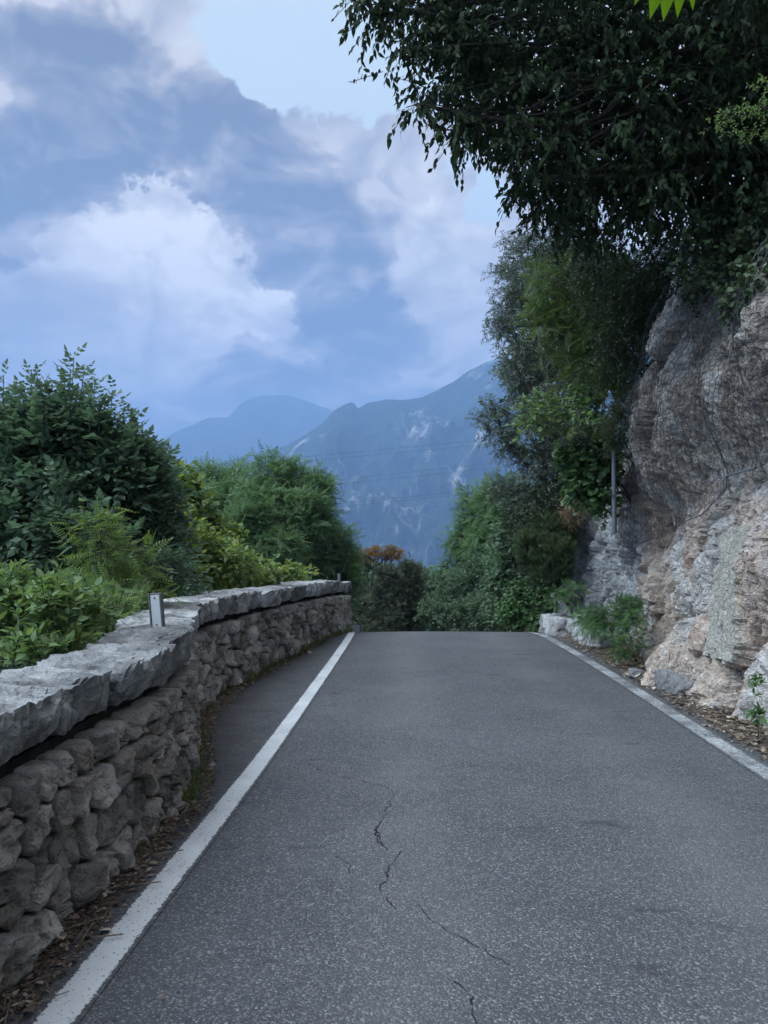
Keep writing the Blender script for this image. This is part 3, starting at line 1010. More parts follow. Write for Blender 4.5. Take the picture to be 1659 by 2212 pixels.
def build_wall():
    rg = random.Random(11)
    w = thing('stone_wall', 'low rubble stone wall with rough coping curving along the left verge', 'wall', (-1.6, 8, 0))
    inv = Vector((1.6, -8, 0))

    def add(name, V, F, mat, smooth=True):
        V = np.asarray(V, float) + np.array([1.6, -8, 0])
        return obj(name, fast_mesh(name, V, F, smooth=smooth), mat, w)

    cop_t = 0.215
    # dark core the stones are bedded in
    s = np.arange(0, WLEN, 0.1)
    low = road_z(wall_frame(s)[0][:, 1])
    top = wall_top(s) - 0.06
    prof = [(-0.065, low - 0.3), (-0.065, top - 0.17), (-0.10, top - 0.17), (-0.10, top), (-0.34, top), (-0.34, low - 0.6)]
    V = np.stack([wall_map(s, np.full(len(s), o), z) for o, z in prof], 1).reshape(-1, 3)
    add('core', V, grid_faces(len(s), len(prof)), M['core'], False)

    # rubble stones: irregular cells in courses
    H = 0.735
    seeds = []
    zrow = 0.0
    rows = [0.20, 0.165, 0.19, 0.145]
    tot = sum(rows)
    rows = [r * H / tot for r in rows]
    for k, hrow in enumerate(rows):
        s0 = -0.1 + 0.1 * k
        while s0 < WLEN + 0.2:
            y_here = float(wall_frame(np.array(max(0, min(WLEN, s0))))[0][1])
            L = (rg.uniform(0.14, 0.36) if k != 1 else rg.uniform(0.17, 0.40)) * (0.78 if s0 < 6 else 1.0)
            if rg.random() < 0.22 and hrow > 0.15:
                seeds.append((s0 + L / 2, zrow + hrow * 0.28))
                seeds.append((s0 + L / 2 + rg.uniform(-0.03, 0.03), zrow + hrow * 0.80))
            else:
                seeds.append((s0 + L / 2, zrow + hrow * (0.5 + rg.uniform(-0.30, 0.30))))
            s0 += L
        zrow += hrow
    asp = 1.2
    sd = np.array(seeds)
    nst = 0
    farst = []
    for i, (cs, cz) in enumerate(seeds):
        if cs < 0.7 or cs > WLEN - 0.05:
            continue
        poly = [(cs - 0.5, 0.0), (cs + 0.5, 0.0), (cs + 0.5, H), (cs - 0.5, H)]
        dd = np.hypot((sd[:, 0] - cs) / asp, sd[:, 1] - cz)
        for j in np.argsort(dd)[1:16]:
            ns_, nz_ = seeds[j]
            a, b = (ns_ - cs) / asp ** 2, (nz_ - cz)
            c = a * (ns_ + cs) / 2 + b * (nz_ + cz) / 2
            poly = clip_poly(poly, a, b, c)
            if len(poly) < 3:
                break
        if len(poly) < 3:
            continue
        pl = np.array(poly)
        cen = pl.mean(0)
        size = np.sqrt(abs(0.5 * np.sum(pl[:, 0] * np.roll(pl[:, 1], -1) - pl[:, 1] * np.roll(pl[:, 0], -1))))
        if size < 0.04:
            continue
        pl = cen + (pl - cen) * (1 - 0.017 / size * rg.uniform(0.7, 1.4))
        for _ in range(2):       # knock off the corners
            nx = np.roll(pl, -1, 0)
            pl = np.stack([0.91 * pl + 0.09 * nx, 0.09 * pl + 0.91 * nx], 1).reshape(-1, 2)
        # even resampling of the outline
        near = cs < 6.0
        npt = 44 if near else 20
        cl = np.r_[pl, pl[:1]]
        sg = np.r_[0, np.cumsum(np.linalg.norm(np.diff(cl, axis=0), axis=1))]
        tt = np.linspace(0, sg[-1], npt, endpoint=False)
        ring = np.stack([np.interp(tt, sg, cl[:, k]) for k in (0, 1)], 1)
        prot = rg.uniform(-0.01, 0.04) + (0.02 if cz < 0.25 else 0)
        tx, tz = rg.uniform(-0.24, 0.24), rg.uniform(-0.24, 0.24)
        dome = min(0.05, 0.22 * size)
        prof = [(1.0, -0.09), (1.0, -0.03), (0.99, 0.35 * dome), (0.965, 0.7 * dome), (0.90, 0.9 * dome), (0.78, 0.97 * dome), (0.60, dome), (0.42, dome), (0.24, dome), (0.1, dome)] if near else \
               [(1.0, -0.08), (0.99, 0.0), (0.90, 0.6 * dome), (0.62, 0.9 * dome), (0.25, dome)]
        vs, sz = [], []
        for sc_, dep in prof:
            rr = cen + (ring - cen) * sc_
            vs.append(np.c_[rr, np.full(npt, dep + prot) + (rr[:, 0] - cen[0]) * tx + (rr[:, 1] - cen[1]) * tz])
        vs.append(np.array([[cen[0], cen[1], dome + prot]]))
        lv = np.concatenate(vs)
        base_z = float(road_z(np.clip(wall_frame(np.array(cen[0]))[0][1], 0, 99)))
        hs = (float(wall_top(np.array(cen[0]))) - cop_t - 0.035 - base_z) / H
        W = wall_map(lv[:, 0], lv[:, 2], base_z + lv[:, 1] * hs - 0.01)
        # chiselled, pitted relief
        nrm2 = wall_frame(np.array([cen[0]]))[1][0]
        for q in range(len(W)):
            rr_ = min(q // npt, len(prof) - 1)
            kk = (0.0, 0.25, 0.5, 0.8, 1.0)[min(rr_, 4)] if near else (0.0, 0.3, 0.8, 1.0, 1.0)[rr_]
            if kk == 0.0:
                continue
            p = W[q]
            o = (i * 1.7, i * 0.9, i * 2.3)
            d1 = mn.fractal((p[0] * 9 + o[0], p[1] * 7 + o[1], p[2] * 9 + o[2]), 0.9, 2.0, 4) * 0.026
            d2 = facets((p[0] + o[0], p[1] + o[1], p[2] + o[2]), (8, 7, 9), 0.030, 0.07, -0.4) + facets((p[0] + o[0], p[1] + o[1], p[2] + o[2]), (24, 20, 24), 0.010, 0.022, -0.4)
            d3 = mn.fractal((p[0] * 8 + o[0], p[1] * 8, p[2] * 8 + o[2]), 0.8, 2.0, 3) * 0.014
            W[q, 0] += nrm2[0] * (d1 + d2) * kk
            W[q, 1] += nrm2[1] * (d1 + d2) * kk + d3 * 0.7
            W[q, 2] += mn.fractal((p[0] * 9, p[1] * 9 + o[1], p[2] * 9), 0.8, 2.0, 3) * 0.013
        F = []
        for r_ in range(len(prof) - 1):
            a0, a1 = r_ * npt, (r_ + 1) * npt
            for q in range(npt):
                qq = (q + 1) % npt
                F.append((a0 + q, a0 + qq, a1 + qq))
                F.append((a0 + q, a1 + qq, a1 + q))
        a0 = (len(prof) - 1) * npt
        ctr = len(W) - 1
        for q in range(npt):
            F.append((a0 + q, a0 + (q + 1) % npt, ctr))
        if cs > 14.0:
            farst.append((W, np.array(F)))
        else:
            add('stone', W, np.array(F), M['stone'], False)
            nst += 1

    V, F = join(farst)
    add('far_stones', V, F, M['stone'], False)['kind'] = 'stuff'
    print('wall stones', nst, 'joined', len(farst))
    # coping stones
    s0 = 0.55
    k = 0
    while s0 < WLEN - 0.15:
        L = rg.uniform(0.42, 0.95)
        s1 = min(s0 + L, WLEN - 0.02)
        gap = rg.uniform(0.008, 0.020)
        far = s0 > 7.0
        ss = np.linspace(s0 + gap, s1 - gap, max(6, int((s1 - s0) / (0.04 if far else 0.02))))
        front = 0.045 + rg.uniform(-0.03, 0.03)
        back = -(0.40 + rg.uniform(-0.05, 0.12))
        zt = rg.uniform(-0.024, 0.022)
        zb = rg.uniform(-0.02, 0.02)
        n_f, n_t, n_k = (11, 20, 6) if not far else (7, 10, 4)
        cs = []
        for a in np.linspace(0, 1, n_f, endpoint=False):
            cs.append((front - 0.05 * (1 - a) ** 3, -cop_t + zb * 1.0 + (cop_t + zt - zb) * a))
        for a in np.linspace(0, 1, n_t, endpoint=False):
            cs.append((front + (back - front) * a, zt + 0.012 * math.sin(math.pi * a)))
        for a in np.linspace(0, 1, n_k, endpoint=False):
            cs.append((back, zt - (cop_t + zt) * a))
        for a in np.linspace(0, 1, 3, endpoint=False):
            cs.append((back + (front - back) * a, -cop_t + zb * a))
        cs = np.array(cs)
        nc = len(cs)
        tops = wall_top(ss)
        rings = []
        for q, sv in enumerate(ss):
            e = min(q, len(ss) - 1 - q) / max(1, len(ss) - 1)
            pull = 0.04 * max(0, 1 - e * 12) ** 2
            cc = cs.copy()
            cc[:, 0] += np.where(cs[:, 0] > -0.1, -pull, pull)
            cc[:, 1] += np.where(cs[:, 1] > -0.1, -pull, pull)
            rings.append(wall_map(np.full(nc, sv), cc[:, 0], tops[q] + cc[:, 1]))
        R_ = np.array(rings)
        for q in range(len(ss)):
            n2 = wall_frame(np.array([ss[q]]))[1][0]
            for m_ in range(nc):
                p = R_[q, m_]
                o = k * 3.1
                d = mn.fractal((p[0] * 4 + o, p[1] * 4, p[2] * 5), 0.9, 2.1, 5) * 0.032
                fct = facets((p[0] + o, p[1], p[2]), (5, 5.5, 7), 0.040, 0.04, -0.5) + facets((p[0] + o, p[1], p[2]), (15, 17, 20), 0.010, 0.010, -0.5)
                lay = mn.fractal((p[0] * 5 + o, p[1] * 20, p[2] * 9), 0.8, 2.0, 5) * 0.013
                top_w = 1.0 if cs[m_, 1] > -0.03 else 0.0
                sidew = 1.0 if cs[m_, 0] > -0.05 else (-1.0 if cs[m_, 0] < back + 0.05 else 0.0)
                R_[q, m_, 0] += n2[0] * (d + fct) * sidew
                R_[q, m_, 1] += n2[1] * (d + fct) * sidew
                R_[q, m_, 2] += (d * 0.5 + lay + fct * 0.5) * (top_w if top_w else -0.4)
                if sidew < 0:
                    bk = 0.05 * mn.noise((ss[q] * 4, k * 2.2, 0.4))
                    R_[q, m_, 0] -= n2[0] * bk
                    R_[q, m_, 1] -= n2[1] * bk
        V = R_.reshape(-1, 3)
        i = np.arange(len(ss) - 1)[:, None] * nc
        j = np.arange(nc)[None, :]
        F4 = np.stack([i + j, i + (j + 1) % nc, i + nc + (j + 1) % nc, i + nc + j], -1).reshape(-1, 4)
        F = np.concatenate([F4[:, [0, 1, 2]], F4[:, [0, 2, 3]]])
        c0, c1 = len(V), len(V) + 1
        V = np.concatenate([V, R_[0].mean(0)[None], R_[-1].mean(0)[None]])
        jj = np.arange(nc)
        cap0 = np.stack([(jj + 1) % nc, jj, np.full(nc, c0)], 1)
        off = (len(ss) - 1) * nc
        cap1 = np.stack([off + jj, off + (jj + 1) % nc, np.full(nc, c1)], 1)
        add('coping_stone', V, np.concatenate([F, cap0, cap1]), M['coping'], False)
        s0 = s1
        k += 1
    return w


wall = build_wall()


# ------------------------------------------------------------------ leaves, twigs and trees
def tpl_quad(w, bend=-0.06, fold=0.05):
    v = np.array([[0, 0, 0], [0.45, w, fold], [1, 0, bend], [0.45, -w, fold]], float)
    return v, np.array([[0, 2, 1], [0, 3, 2]])


def tpl_ovate(w=0.27, bend=-0.16, fold=0.05):
    v = np.array([[0, 0, 0], [0.28, w, fold], [0.62, w * 0.78, fold + bend * 0.3], [1, 0, bend], [0.62, -w * 0.78, fold + bend * 0.3], [0.28, -w, fold], [0.48, 0, 0.0]], float)
    f = np.array([[0, 6, 1], [1, 6, 2], [2, 6, 3], [3, 6, 4], [4, 6, 5], [5, 6, 0]])
    return v, f


def tpl_pinnate(pairs, llen, lw, droop=-0.22, terminal=True, ang=65):
    V, F = [], []
    q, qf = tpl_quad(lw, -0.05, 0.04)
    k = 0
    items = []
    for i in range(pairs):
        x = 0.22 + 0.72 * i / max(1, pairs - 1)
        sc_ = llen * (1 - 0.35 * abs(2 * i / max(1, pairs - 1) - 0.8) ** 1.5)
        for sgn in (1, -1):
            items.append((x, R(ang) * sgn * (1 - 0.25 * i / pairs), sc_))
    if terminal:
        items.append((0.97, 0.0, llen))
    for x, a, s in items:
        r = np.array([[math.cos(a), -math.sin(a), 0], [math.sin(a), math.cos(a), 0], [0, 0, 1]])
        vv = (q * np.array([s, s, s])) @ r.T
        vv[:, 2] -= np.abs(vv[:, 1]) * 0.30
        vv += np.array([x, 0, droop * x * x])
        V.append(vv)
        F.append(qf + k)
        k += len(vv)
    # rachis as a slim strip
    xs = np.array([0, 0.5, 0.97])
    st = np.array([[x, s * 0.008, droop * x * x] for x in xs for s in (1, -1)])
    V.append(st)
    F.append(np.array([[0, 1, 2], [1, 3, 2], [2, 3, 4], [3, 5, 4]]) + k)
    return np.concatenate(V), np.concatenate(F)


def tpl_lobed(lobes=5, depth=0.5):
    """ivy or vine leaf: lobed outline, slightly cupped"""
    pts = [[0, 0, 0]]
    n = lobes * 2 + 1
    for i in range(n):
        a = R(-125 + 250 * i / (n - 1))
        r = (0.62 if i % 2 else 1.0 - depth * 0.5) if False else (0.60 if i % 2 == 0 else 0.60 / (1 - depth * 0.45))
        r *= 0.55 + 0.45 * math.cos(a / 2.2)
        pts.append([0.28 + r * math.cos(a) * 0.75, r * math.sin(a) * 0.75, -0.12 * r * r + 0.03])
    pts = np.array(pts)
    c = np.array([[0.30, 0, 0.02]])
    V = np.concatenate([pts, c])
    m = len(pts)
    F = [[m, i, (i + 1) % m] for i in range(m)]
    return V, np.array(F)


def tpl_tuft(n=6, spread=0.35, w=0.035, seed=0):
    rg = np.random.default_rng(seed)
    V, F = [], []
    for i in range(n):
        a = rg.uniform(0, 2 * math.pi)
        sp = rg.uniform(0.3, 1) * spread
        d = unit(np.array([[1, math.cos(a) * sp, math.sin(a) * sp]]))[0] * rg.uniform(0.7, 1.0)
        s = unit(np.cross(d, [0.2, rg.uniform(-1, 1), rg.uniform(-1, 1)])[None])[0] * w
        V += [-s * 0.6, s * 0.6, d]
        F.append([3 * i, 3 * i + 1, 3 * i + 2])
    return np.array(V), np.array(F)


TPL = {
    'ovate': tpl_ovate(), 'hang': tpl_ovate(0.21, -0.22, 0.03), 'weed': tpl_ovate(0.30, -0.10, 0.06), 'round': tpl_ovate(0.40, -0.08, 0.05),
    'lance': tpl_quad(0.13, -0.05, 0.02), 'small': tpl_quad(0.26, -0.05, 0.06),
    'ash': tpl_pinnate(3, 0.48, 0.29, -0.20, ang=58), 'ail': tpl_pinnate(7, 0.26, 0.16, -0.22, ang=72), 'rob': tpl_pinnate(5, 0.25, 0.24, -0.15, ang=70),
    'fern': tpl_pinnate(9, 0.27, 0.15, -0.35, ang=74), 'ivy': tpl_lobed(3, 0.4), 'vine': tpl_lobed(3, 0.55),
    'needle': tpl_tuft(8, 0.7, 0.05, 3), 'cyp': tpl_tuft(6, 0.30, 0.06, 4), 'grass': tpl_tuft(9, 0.55, 0.04, 5), 'broom': tpl_tuft(5, 0.22, 0.03, 6),
}


def leaf_arrays(tpl, pos, dirv, nrm, size, tint):
    v, f = TPL[tpl]
    d = unit(dirv)
    s = unit(np.cross(nrm, d))
    n = np.cross(d, s)
    size = np.asarray(size)[:, None, None]
    W = pos[:, None, :] + size * (v[None, :, 0:1] * d[:, None] + v[None, :, 1:2] * s[:, None] + v[None, :, 2:3] * n[:, None])
    F = f[None] + (np.arange(len(pos)) * len(v))[:, None, None]
    return W.reshape(-1, 3), F.reshape(-1, 3), np.repeat(tint, len(v))


def rand_unit(rg, n):
    return unit(rg.normal(size=(n, 3)))


def grow(rg, clumps, n_twigs, twig_len, per_twig, leaf, out=1.0, up=0.3, rnd=0.5, droop=0.2, shell=0.35, leaf_up=1.0, ldroop=0.25, spread=0.9, cam_bias=0.0):
    """clumps: (centre(3), radii(3), weight). Returns leaf pos, dir, normal, size, tint and twig segments"""
    C = np.array([c[0] for c in clumps])
    Rd = np.array([c[1] for c in clumps])
    wt = np.array([c[2] if len(c) > 2 else 1.0 for c in clumps]) * (Rd[:, 0] * Rd[:, 2]) ** 0.9
    wt = wt / wt.sum()
    ci = rg.choice(len(C), n_twigs, p=wt)
    d = rand_unit(rg, n_twigs)
    rr = 1 - np.abs(rg.normal(0, shell, n_twigs))
    rr = np.clip(rr, 0.05, 1.05)
    start = C[ci] + d * Rd[ci] * rr[:, None]
    tdir = unit(d * out * (1 / np.maximum(Rd[ci], 0.05)) * Rd[ci].mean(1, keepdims=True) + np.array([0, 0, up]) + rand_unit(rg, n_twigs) * rnd)
    L = twig_len * rg.uniform(0.6, 1.3, n_twigs)
    k = np.arange(per_twig)
    t = (k + 0.6) / per_twig
    pos = start[:, None] + tdir[:, None] * (L[:, None, None] * t[None, :, None])
    pos[:, :, 2] -= droop * L[:, None] * t[None] ** 2
    end = start + tdir * L[:, None]
    end[:, 2] -= droop * L
    ref = unit(np.cross(tdir, np.array([0.0, 0.0, 1.0])) + 1e-4)
    ref2 = np.cross(tdir, ref)
    ang = k[None] * 2.4 + rg.uniform(0, 6.28, (n_twigs, 1))
    side = np.cos(ang)[..., None] * ref[:, None] + np.sin(ang)[..., None] * ref2[:, None] * 0.7
    ld = unit(tdir[:, None] * 0.55 + side * spread + np.array([0, 0, -ldroop]) + rg.normal(0, 0.25, pos.shape))
    nr = unit(np.array([0, 0, leaf_up]) + rg.normal(0, 0.45, pos.shape) + d[:, None] * 0.25)
    size = leaf * rg.uniform(0.65, 1.2, pos.shape[:2])
    clump_t = rg.uniform(-0.18, 0.18, len(C))[ci]
    tint = np.clip(rg.beta(2, 2.4, pos.shape[:2]) + clump_t[:, None], 0, 1)
    return (pos.reshape(-1, 3), ld.reshape(-1, 3), nr.reshape(-1, 3), size.ravel(), tint.ravel()), (start, end)


def clump(u, v, d, ru, rv, rd=None, w=1.0):
    """ellipsoid given by where it stands: picture units for its middle, metres follow from the distance"""
    c = P(u, v, d)
    a, b = ru * d / FPX, rv * d / FPX
    return (c, np.array([a, rd if rd else (a + b) / 2, b]), w)


def limb(a, b, r0, r1, rg, bow=0.12, n=8, sides=6, droop=0.0):
    a, b = np.asarray(a, float), np.asarray(b, float)
    t = np.linspace(0, 1, n)
    L = np.linalg.norm(b - a)
    off = rg.normal(0, 1, 3) * bow * L
    p = a + (b - a) * t[:, None] + off * (np.sin(math.pi * t) * (1 - 0.4 * t))[:, None]
    p[:, 2] += droop * L * np.sin(math.pi * t)
    wob = rg.normal(0, 0.012 * L, (n, 3))
    wob[0] = wob[-1] = 0
    return tube(p + wob, r0 + (r1 - r0) * t ** 0.8, sides)


def ragged(rg, clumps, n=5, spray=False):
    """break a smooth clump into a smaller body with uneven lobes around it"""
    out = []
    for c in clumps:
        cc, rd, w = c[0], c[1], (c[2] if len(c) > 2 else 1.0)
        out.append((cc, rd * (0.68 if not spray else 0.60), w))
        if spray:
            for _ in range(7):
                d = rand_unit(rg, 1)[0]
                d[2] = abs(d[2])
                k = rg.uniform(0.12, 0.26)
                out.append((cc + d * rd * rg.uniform(0.75, 1.2), rd * k * np.array([1.3, 1.3, 0.6]), w * 1.4))
        for _ in range(n):
            d = rand_unit(rg, 1)[0]
            d[2] = abs(d[2]) * 0.9 + 0.1 if rg.random() < 0.7 else d[2]
            k = rg.uniform(0.22, 0.42)
            out.append((cc + d * rd * rg.uniform(0.72, 1.0), rd * k * np.array([1, 1, rg.uniform(0.7, 1.2)]), w * rg.uniform(0.7, 1.3)))
    return out


def tree(name, label, cat, base, clumps, tpl, leafmat, n_twigs, twig_len, per_twig, leaf, seed, bark='bark', trunk_r=0.06, group=None, crown_name='crown',
         trunk_name='trunk', stems=1, twig_r=0.004, extra=None, sub=2, limb_k=1.0, rag=5, spray=False, **kw):
    rg = np.random.default_rng(seed)
    base = np.asarray(base, float)
    T = thing(name, label, cat, base, group)
    lobes = ragged(rg, clumps, rag, spray) if rag else clumps
    (pos, ld, nr, size, tint), (ts, te) = grow(rg, lobes, n_twigs, twig_len, per_twig, leaf, **kw)
    parts = [leaf_arrays(tpl, pos, ld, nr, size, tint)]
    if extra:
        parts.append(extra(rg))
    V = np.concatenate([p[0] for p in parts])
    o, fs = 0, []
    for p in parts:
        fs.append(p[1] + o)
        o += len(p[0])
    me = fast_mesh(crown_name, V - base, np.concatenate(fs), attrs={'tint': np.concatenate([p[2] for p in parts])})
    c = obj(crown_name, me, M[leafmat], T)
    c['kind'] = 'stuff'
    # trunk, limbs to every clump, side branches inside each
    tp = []
    cen = np.mean([cl[0] for cl in clumps], axis=0)
    for s in range(stems):
        fork = base + (cen - base) * rg.uniform(0.35, 0.55) + rg.normal(0, 0.05, 3)
        b0 = base + np.array([rg.normal(0, 0.12 * (stems > 1)), rg.normal(0, 0.12 * (stems > 1)), -0.15])
        tp.append(limb(b0, fork, trunk_r, trunk_r * 0.7, rg, 0.06, 7, 8))
        for k, cl in enumerate(clumps):
            if stems > 1 and k % stems != s:
                continue
            tip = cl[0] + rg.normal(0, 0.15, 3) * cl[1]
            tp.append(limb(fork, tip, trunk_r * 0.5 * limb_k, trunk_r * 0.16, rg, 0.10, 8, 5))
            for q in range(sub):
                e = cl[0] + rand_unit(rg, 1)[0] * cl[1] * 0.75
                tp.append(limb(fork + (tip - fork) * rg.uniform(0.5, 0.95), e, trunk_r * 0.2, trunk_r * 0.06, rg, 0.12, 5, 4))
    if twig_r > 0:
        tp.append(prisms(ts, te, twig_r))
    V, F = join(tp)
    tr = obj(trunk_name, fast_mesh(trunk_name, V - base, F, smooth=True), M[bark], T)
    if trunk_name == 'stem':
        tr['kind'] = 'stuff'
    return T


def shoots(specs, tpl, leaf, per, seed, jit=0.05):
    """upright leafy shoots: specs are (base point, tip point)"""
    def f(rg):
        out = []
        for a, b in specs:
            a, b = np.asarray(a, float), np.asarray(b, float)
            t = np.linspace(0.02, 1.0, per)
            p = a + (b - a) * t[:, None] + rg.normal(0, jit * 0.15, (per, 3))
            ang = np.arange(per) * 1.57 + rg.uniform(0, 6)
            d = np.stack([np.cos(ang), np.sin(ang), 0.35 + 0.9 * t ** 3 + rg.normal(0, 0.15, per)], 1)
            out.append(leaf_arrays(tpl, p, d, np.tile([0, 0, 1.0], (per, 1)) + rg.normal(0, 0.2, (per, 3)), leaf * (1.1 - 0.5 * t) * rg.uniform(0.8, 1.15, per), np.clip(rg.beta(2, 2, per), 0, 1)))
            # the shoot's stem
            v, q = prisms([a], [b], 0.006)
            out.append((v, np.concatenate([q[:, [0, 1, 2]], q[:, [0, 2, 3]]]), np.zeros(len(v))))
        o, V, F, T = 0, [], [], []
        for v, fc, tt in out:
            V.append(v)
            F.append(fc + o)
            T.append(tt)
            o += len(v)
        return np.concatenate(V), np.concatenate(F), np.concatenate(T)
    return f


def ground(x, y):
    return float(terrain_z(np.array(x), np.array(y)))


def base_at(u, d, dx=0.0):
    x = P(u, 1195, d)[0] + dx
    return np.array([x, d, ground(x, d)])


# ------------------------------------------------------------------ vegetation left of the road
def left_side():
    LG = 'trees and bushes behind the stone wall'
    # big dark bushy tree with upright shoots
    sp = []
    for (u0, v0, u1, v1, d) in [(150, 930, 160, 772, 9.2), (140, 930, 140, 815, 9.2), (165, 930, 182, 800, 9.3), (120, 940, 128, 850, 9.1), (200, 950, 205, 815, 9.4),
                                (72, 950, 68, 798, 9.0), (60, 950, 45, 835, 9.0), (90, 950, 92, 830, 9.1), (6, 960, 8, 810, 9.0), (-20, 960, -14, 840, 9.2), (20, 960, 26, 850, 9.1),
                                (235, 980, 243, 842, 9.5), (228, 980, 225, 880, 9.4), (262, 1000, 268, 885, 9.6), (285, 1030, 296, 930, 9.6), (300, 1040, 312, 945, 9.8), (320, 1080, 340, 985, 9.8),
                                (335, 1090, 358, 978, 9.9), (105, 950, 110, 868, 9.3), (180, 950, 172, 862, 9.1), (345, 1100, 366, 1005, 9.7), (40, 980, 20, 900, 8.8), (250, 1000, 255, 905, 9.2), (150, 900, 152, 800, 9.0), (170, 930, 196, 840, 9.0), (130, 930, 112, 840, 9.2), (80, 930, 80, 815, 8.9), (60, 940, 58, 860, 8.8), (210, 960, 222, 850, 9.1), (0, 980, -5, 870, 8.9), (275, 1010, 285, 900, 9.3), (195, 950, 190, 870, 8.9), (30, 1000, 38, 880, 8.9), (305, 1060, 330, 1000, 9.5), (100, 960, 100, 890, 8.8)]:
        sp.append((P(u0, v0, d), P(u1, v1, d)))
    cl = [clump(60, 1060, 9.4, 150, 150, 0.95, 1.1), clump(190, 1030, 9.6, 130, 130, 0.9), clump(270, 1090, 9.7, 85, 110, 0.7), clump(310, 1140, 9.8, 60, 110, 0.6), clump(150, 1180, 9.3, 190, 120, 0.9),
          clump(-90, 1080, 9.6, 140, 190, 1.0, 0.6), clump(20, 975, 9.4, 50, 60, 0.45), clump(130, 965, 9.5, 50, 60, 0.45), clump(215, 975, 9.6, 46, 50, 0.45), clump(40, 1230, 9.0, 120, 90, 0.7), clump(280, 1220, 9.5, 90, 70, 0.6)]
    tree('bushy_tree', 'large dark green bushy tree with upright shoots at the left edge', 'tree', base_at(110, 9.8), cl, 'ash', 'lf_ash', 1700, 0.28, 5, 0.25, 21,
         trunk_r=0.07, group=LG, stems=4, up=0.55, out=0.9, rnd=0.5, shell=0.30, ldroop=0.05, leaf_up=1.4, extra=shoots(sp, 'ash', 0.27, 15, 3), twig_r=0.004)
    # young yellow-green tree of heaven in front of it
    cl = [clump(220, 1190, 6.9, 28, 70, 0.25), clump(262, 1205, 6.9, 36, 34, 0.25), clump(225, 1260, 6.9, 40, 50, 0.3), clump(300, 1270, 6.9, 42, 48, 0.3), clump(215, 1140, 6.9, 20, 26, 0.18), clump(325, 1300, 6.9, 26, 24, 0.2)]
    tree('tree_of_heaven', 'yellow green sapling with feathery leaves in front of the dark bushy tree', 'sapling', base_at(240, 6.9), cl, 'ail', 'lf_ail', 120, 0.16, 3, 0.19, 22,
         trunk_r=0.018, group=LG, up=0.35, ldroop=0.15, spread=1.1, sub=1, shell=0.5)
    # weeds leaning over the near end of the wall
    cl = [clump(30, 1370, 4.9, 60, 60, 0.22), clump(110, 1330, 4.9, 55, 60, 0.22), clump(170, 1350, 5.2, 50, 50, 0.25), clump(70, 1420, 4.6, 70, 28, 0.2), clump(10, 1310, 5.0, 40, 45, 0.2), clump(-40, 1370, 4.8, 60, 70, 0.3), clump(125, 1390, 4.7, 45, 35, 0.2)]
    sp = [(P(60, 1400, 4.7), P(72, 1262, 4.8)), (P(110, 1400, 4.7), P(118, 1268, 4.8)), (P(100, 1390, 4.8), P(96, 1285, 4.9)), (P(20, 1400, 4.7), P(12, 1275, 4.8)), (P(150, 1390, 4.9), P(165, 1300, 5.0)),
          (P(190, 1390, 5.2), P(205, 1320, 5.2)), (P(40, 1400, 4.6), P(40, 1300, 4.7))]
    tree('weed_bush', 'light green leafy weeds growing behind the near end of the wall', 'bush', base_at(70, 4.9, -0.1), cl, 'weed', 'lf_weed', 420, 0.17, 6, 0.075, 23,
         trunk_r=0.012, group=LG, stems=4, up=0.7, out=0.6, ldroop=0.0, crown_name='foliage', trunk_name='stem', twig_r=0.003, extra=shoots(sp, 'weed', 0.085, 16, 4))
    cl = [clump(235, 1345, 6.2, 45, 40, 0.3), clump(200, 1320, 6.3, 40, 45, 0.3), clump(280, 1330, 6.6, 40, 36, 0.3), clump(150, 1290, 6.4, 50, 40, 0.3)]
    tree('bramble_bush', 'small feathery bush between the reflector post and the weeds', 'bush', base_at(225, 6.4), cl, 'ail', 'lf_weed', 110, 0.15, 4, 0.17, 24, trunk_r=0.012, group=LG, stems=3, up=0.3, crown_name='foliage', trunk_name='stem')
    # dark understorey filling below the crowns
    cl = [clump(130, 1270, 8.4, 190, 70, 0.6), clump(330, 1260, 9.0, 90, 60, 0.5), clump(-60, 1290, 8, 120, 90, 0.6), clump(20, 1400, 7.2, 110, 50, 0.4), clump(150, 1380, 7.4, 80, 40, 0.4)]
    tree('understorey_bush', 'dark shady bush under the large bushy tree', 'bush', base_at(140, 8.6), cl, 'ash', 'lf_ash', 520, 0.2, 5, 0.16, 25, trunk_r=0.02, group=LG, stems=4, crown_name='foliage', trunk_name='stem')
    # leafy vines and shrubs along the back of the wall
    cl = [clump(400, 1190, 11.5, 60, 50, 0.5), clump(450, 1220, 11.5, 70, 40, 0.5), clump(520, 1235, 12.5, 80, 32, 0.5), clump(590, 1248, 13.5, 60, 18, 0.4), clump(640, 1252, 14.5, 40, 12, 0.3), clump(370, 1240, 10.5, 60, 40, 0.4), clump(470, 1190, 12.5, 50, 30, 0.4), clump(545, 1262, 13.6, 60, 14, 0.3), clump(480, 1265, 13.0, 60, 16, 0.3), clump(610, 1256, 15.0, 50, 14, 0.3)]
    sp = [(P(385, 1200, 11.3), P(390, 1120, 11.3)), (P(430, 1200, 11.3), P(436, 1145, 11.3)), (P(470, 1210, 11.5), P(480, 1150, 11.5)), (P(500, 1220, 11.8), P(512, 1165, 11.8)), (P(455, 1210, 11.5), P(452, 1160, 11.5)), (P(540, 1230, 12.5), P(548, 1190, 12.5))]
    tree('vine_shrub', 'yellow green vine covered shrub spilling over the far part of the wall', 'shrub', base_at(470, 12.2), cl, 'weed', 'lf_vine', 950, 0.24, 6, 0.115, 26, trunk_r=0.02, group=LG, stems=4, up=0.35, crown_name='foliage', trunk_name='stem', extra=shoots(sp, 'weed', 0.14, 15, 5))
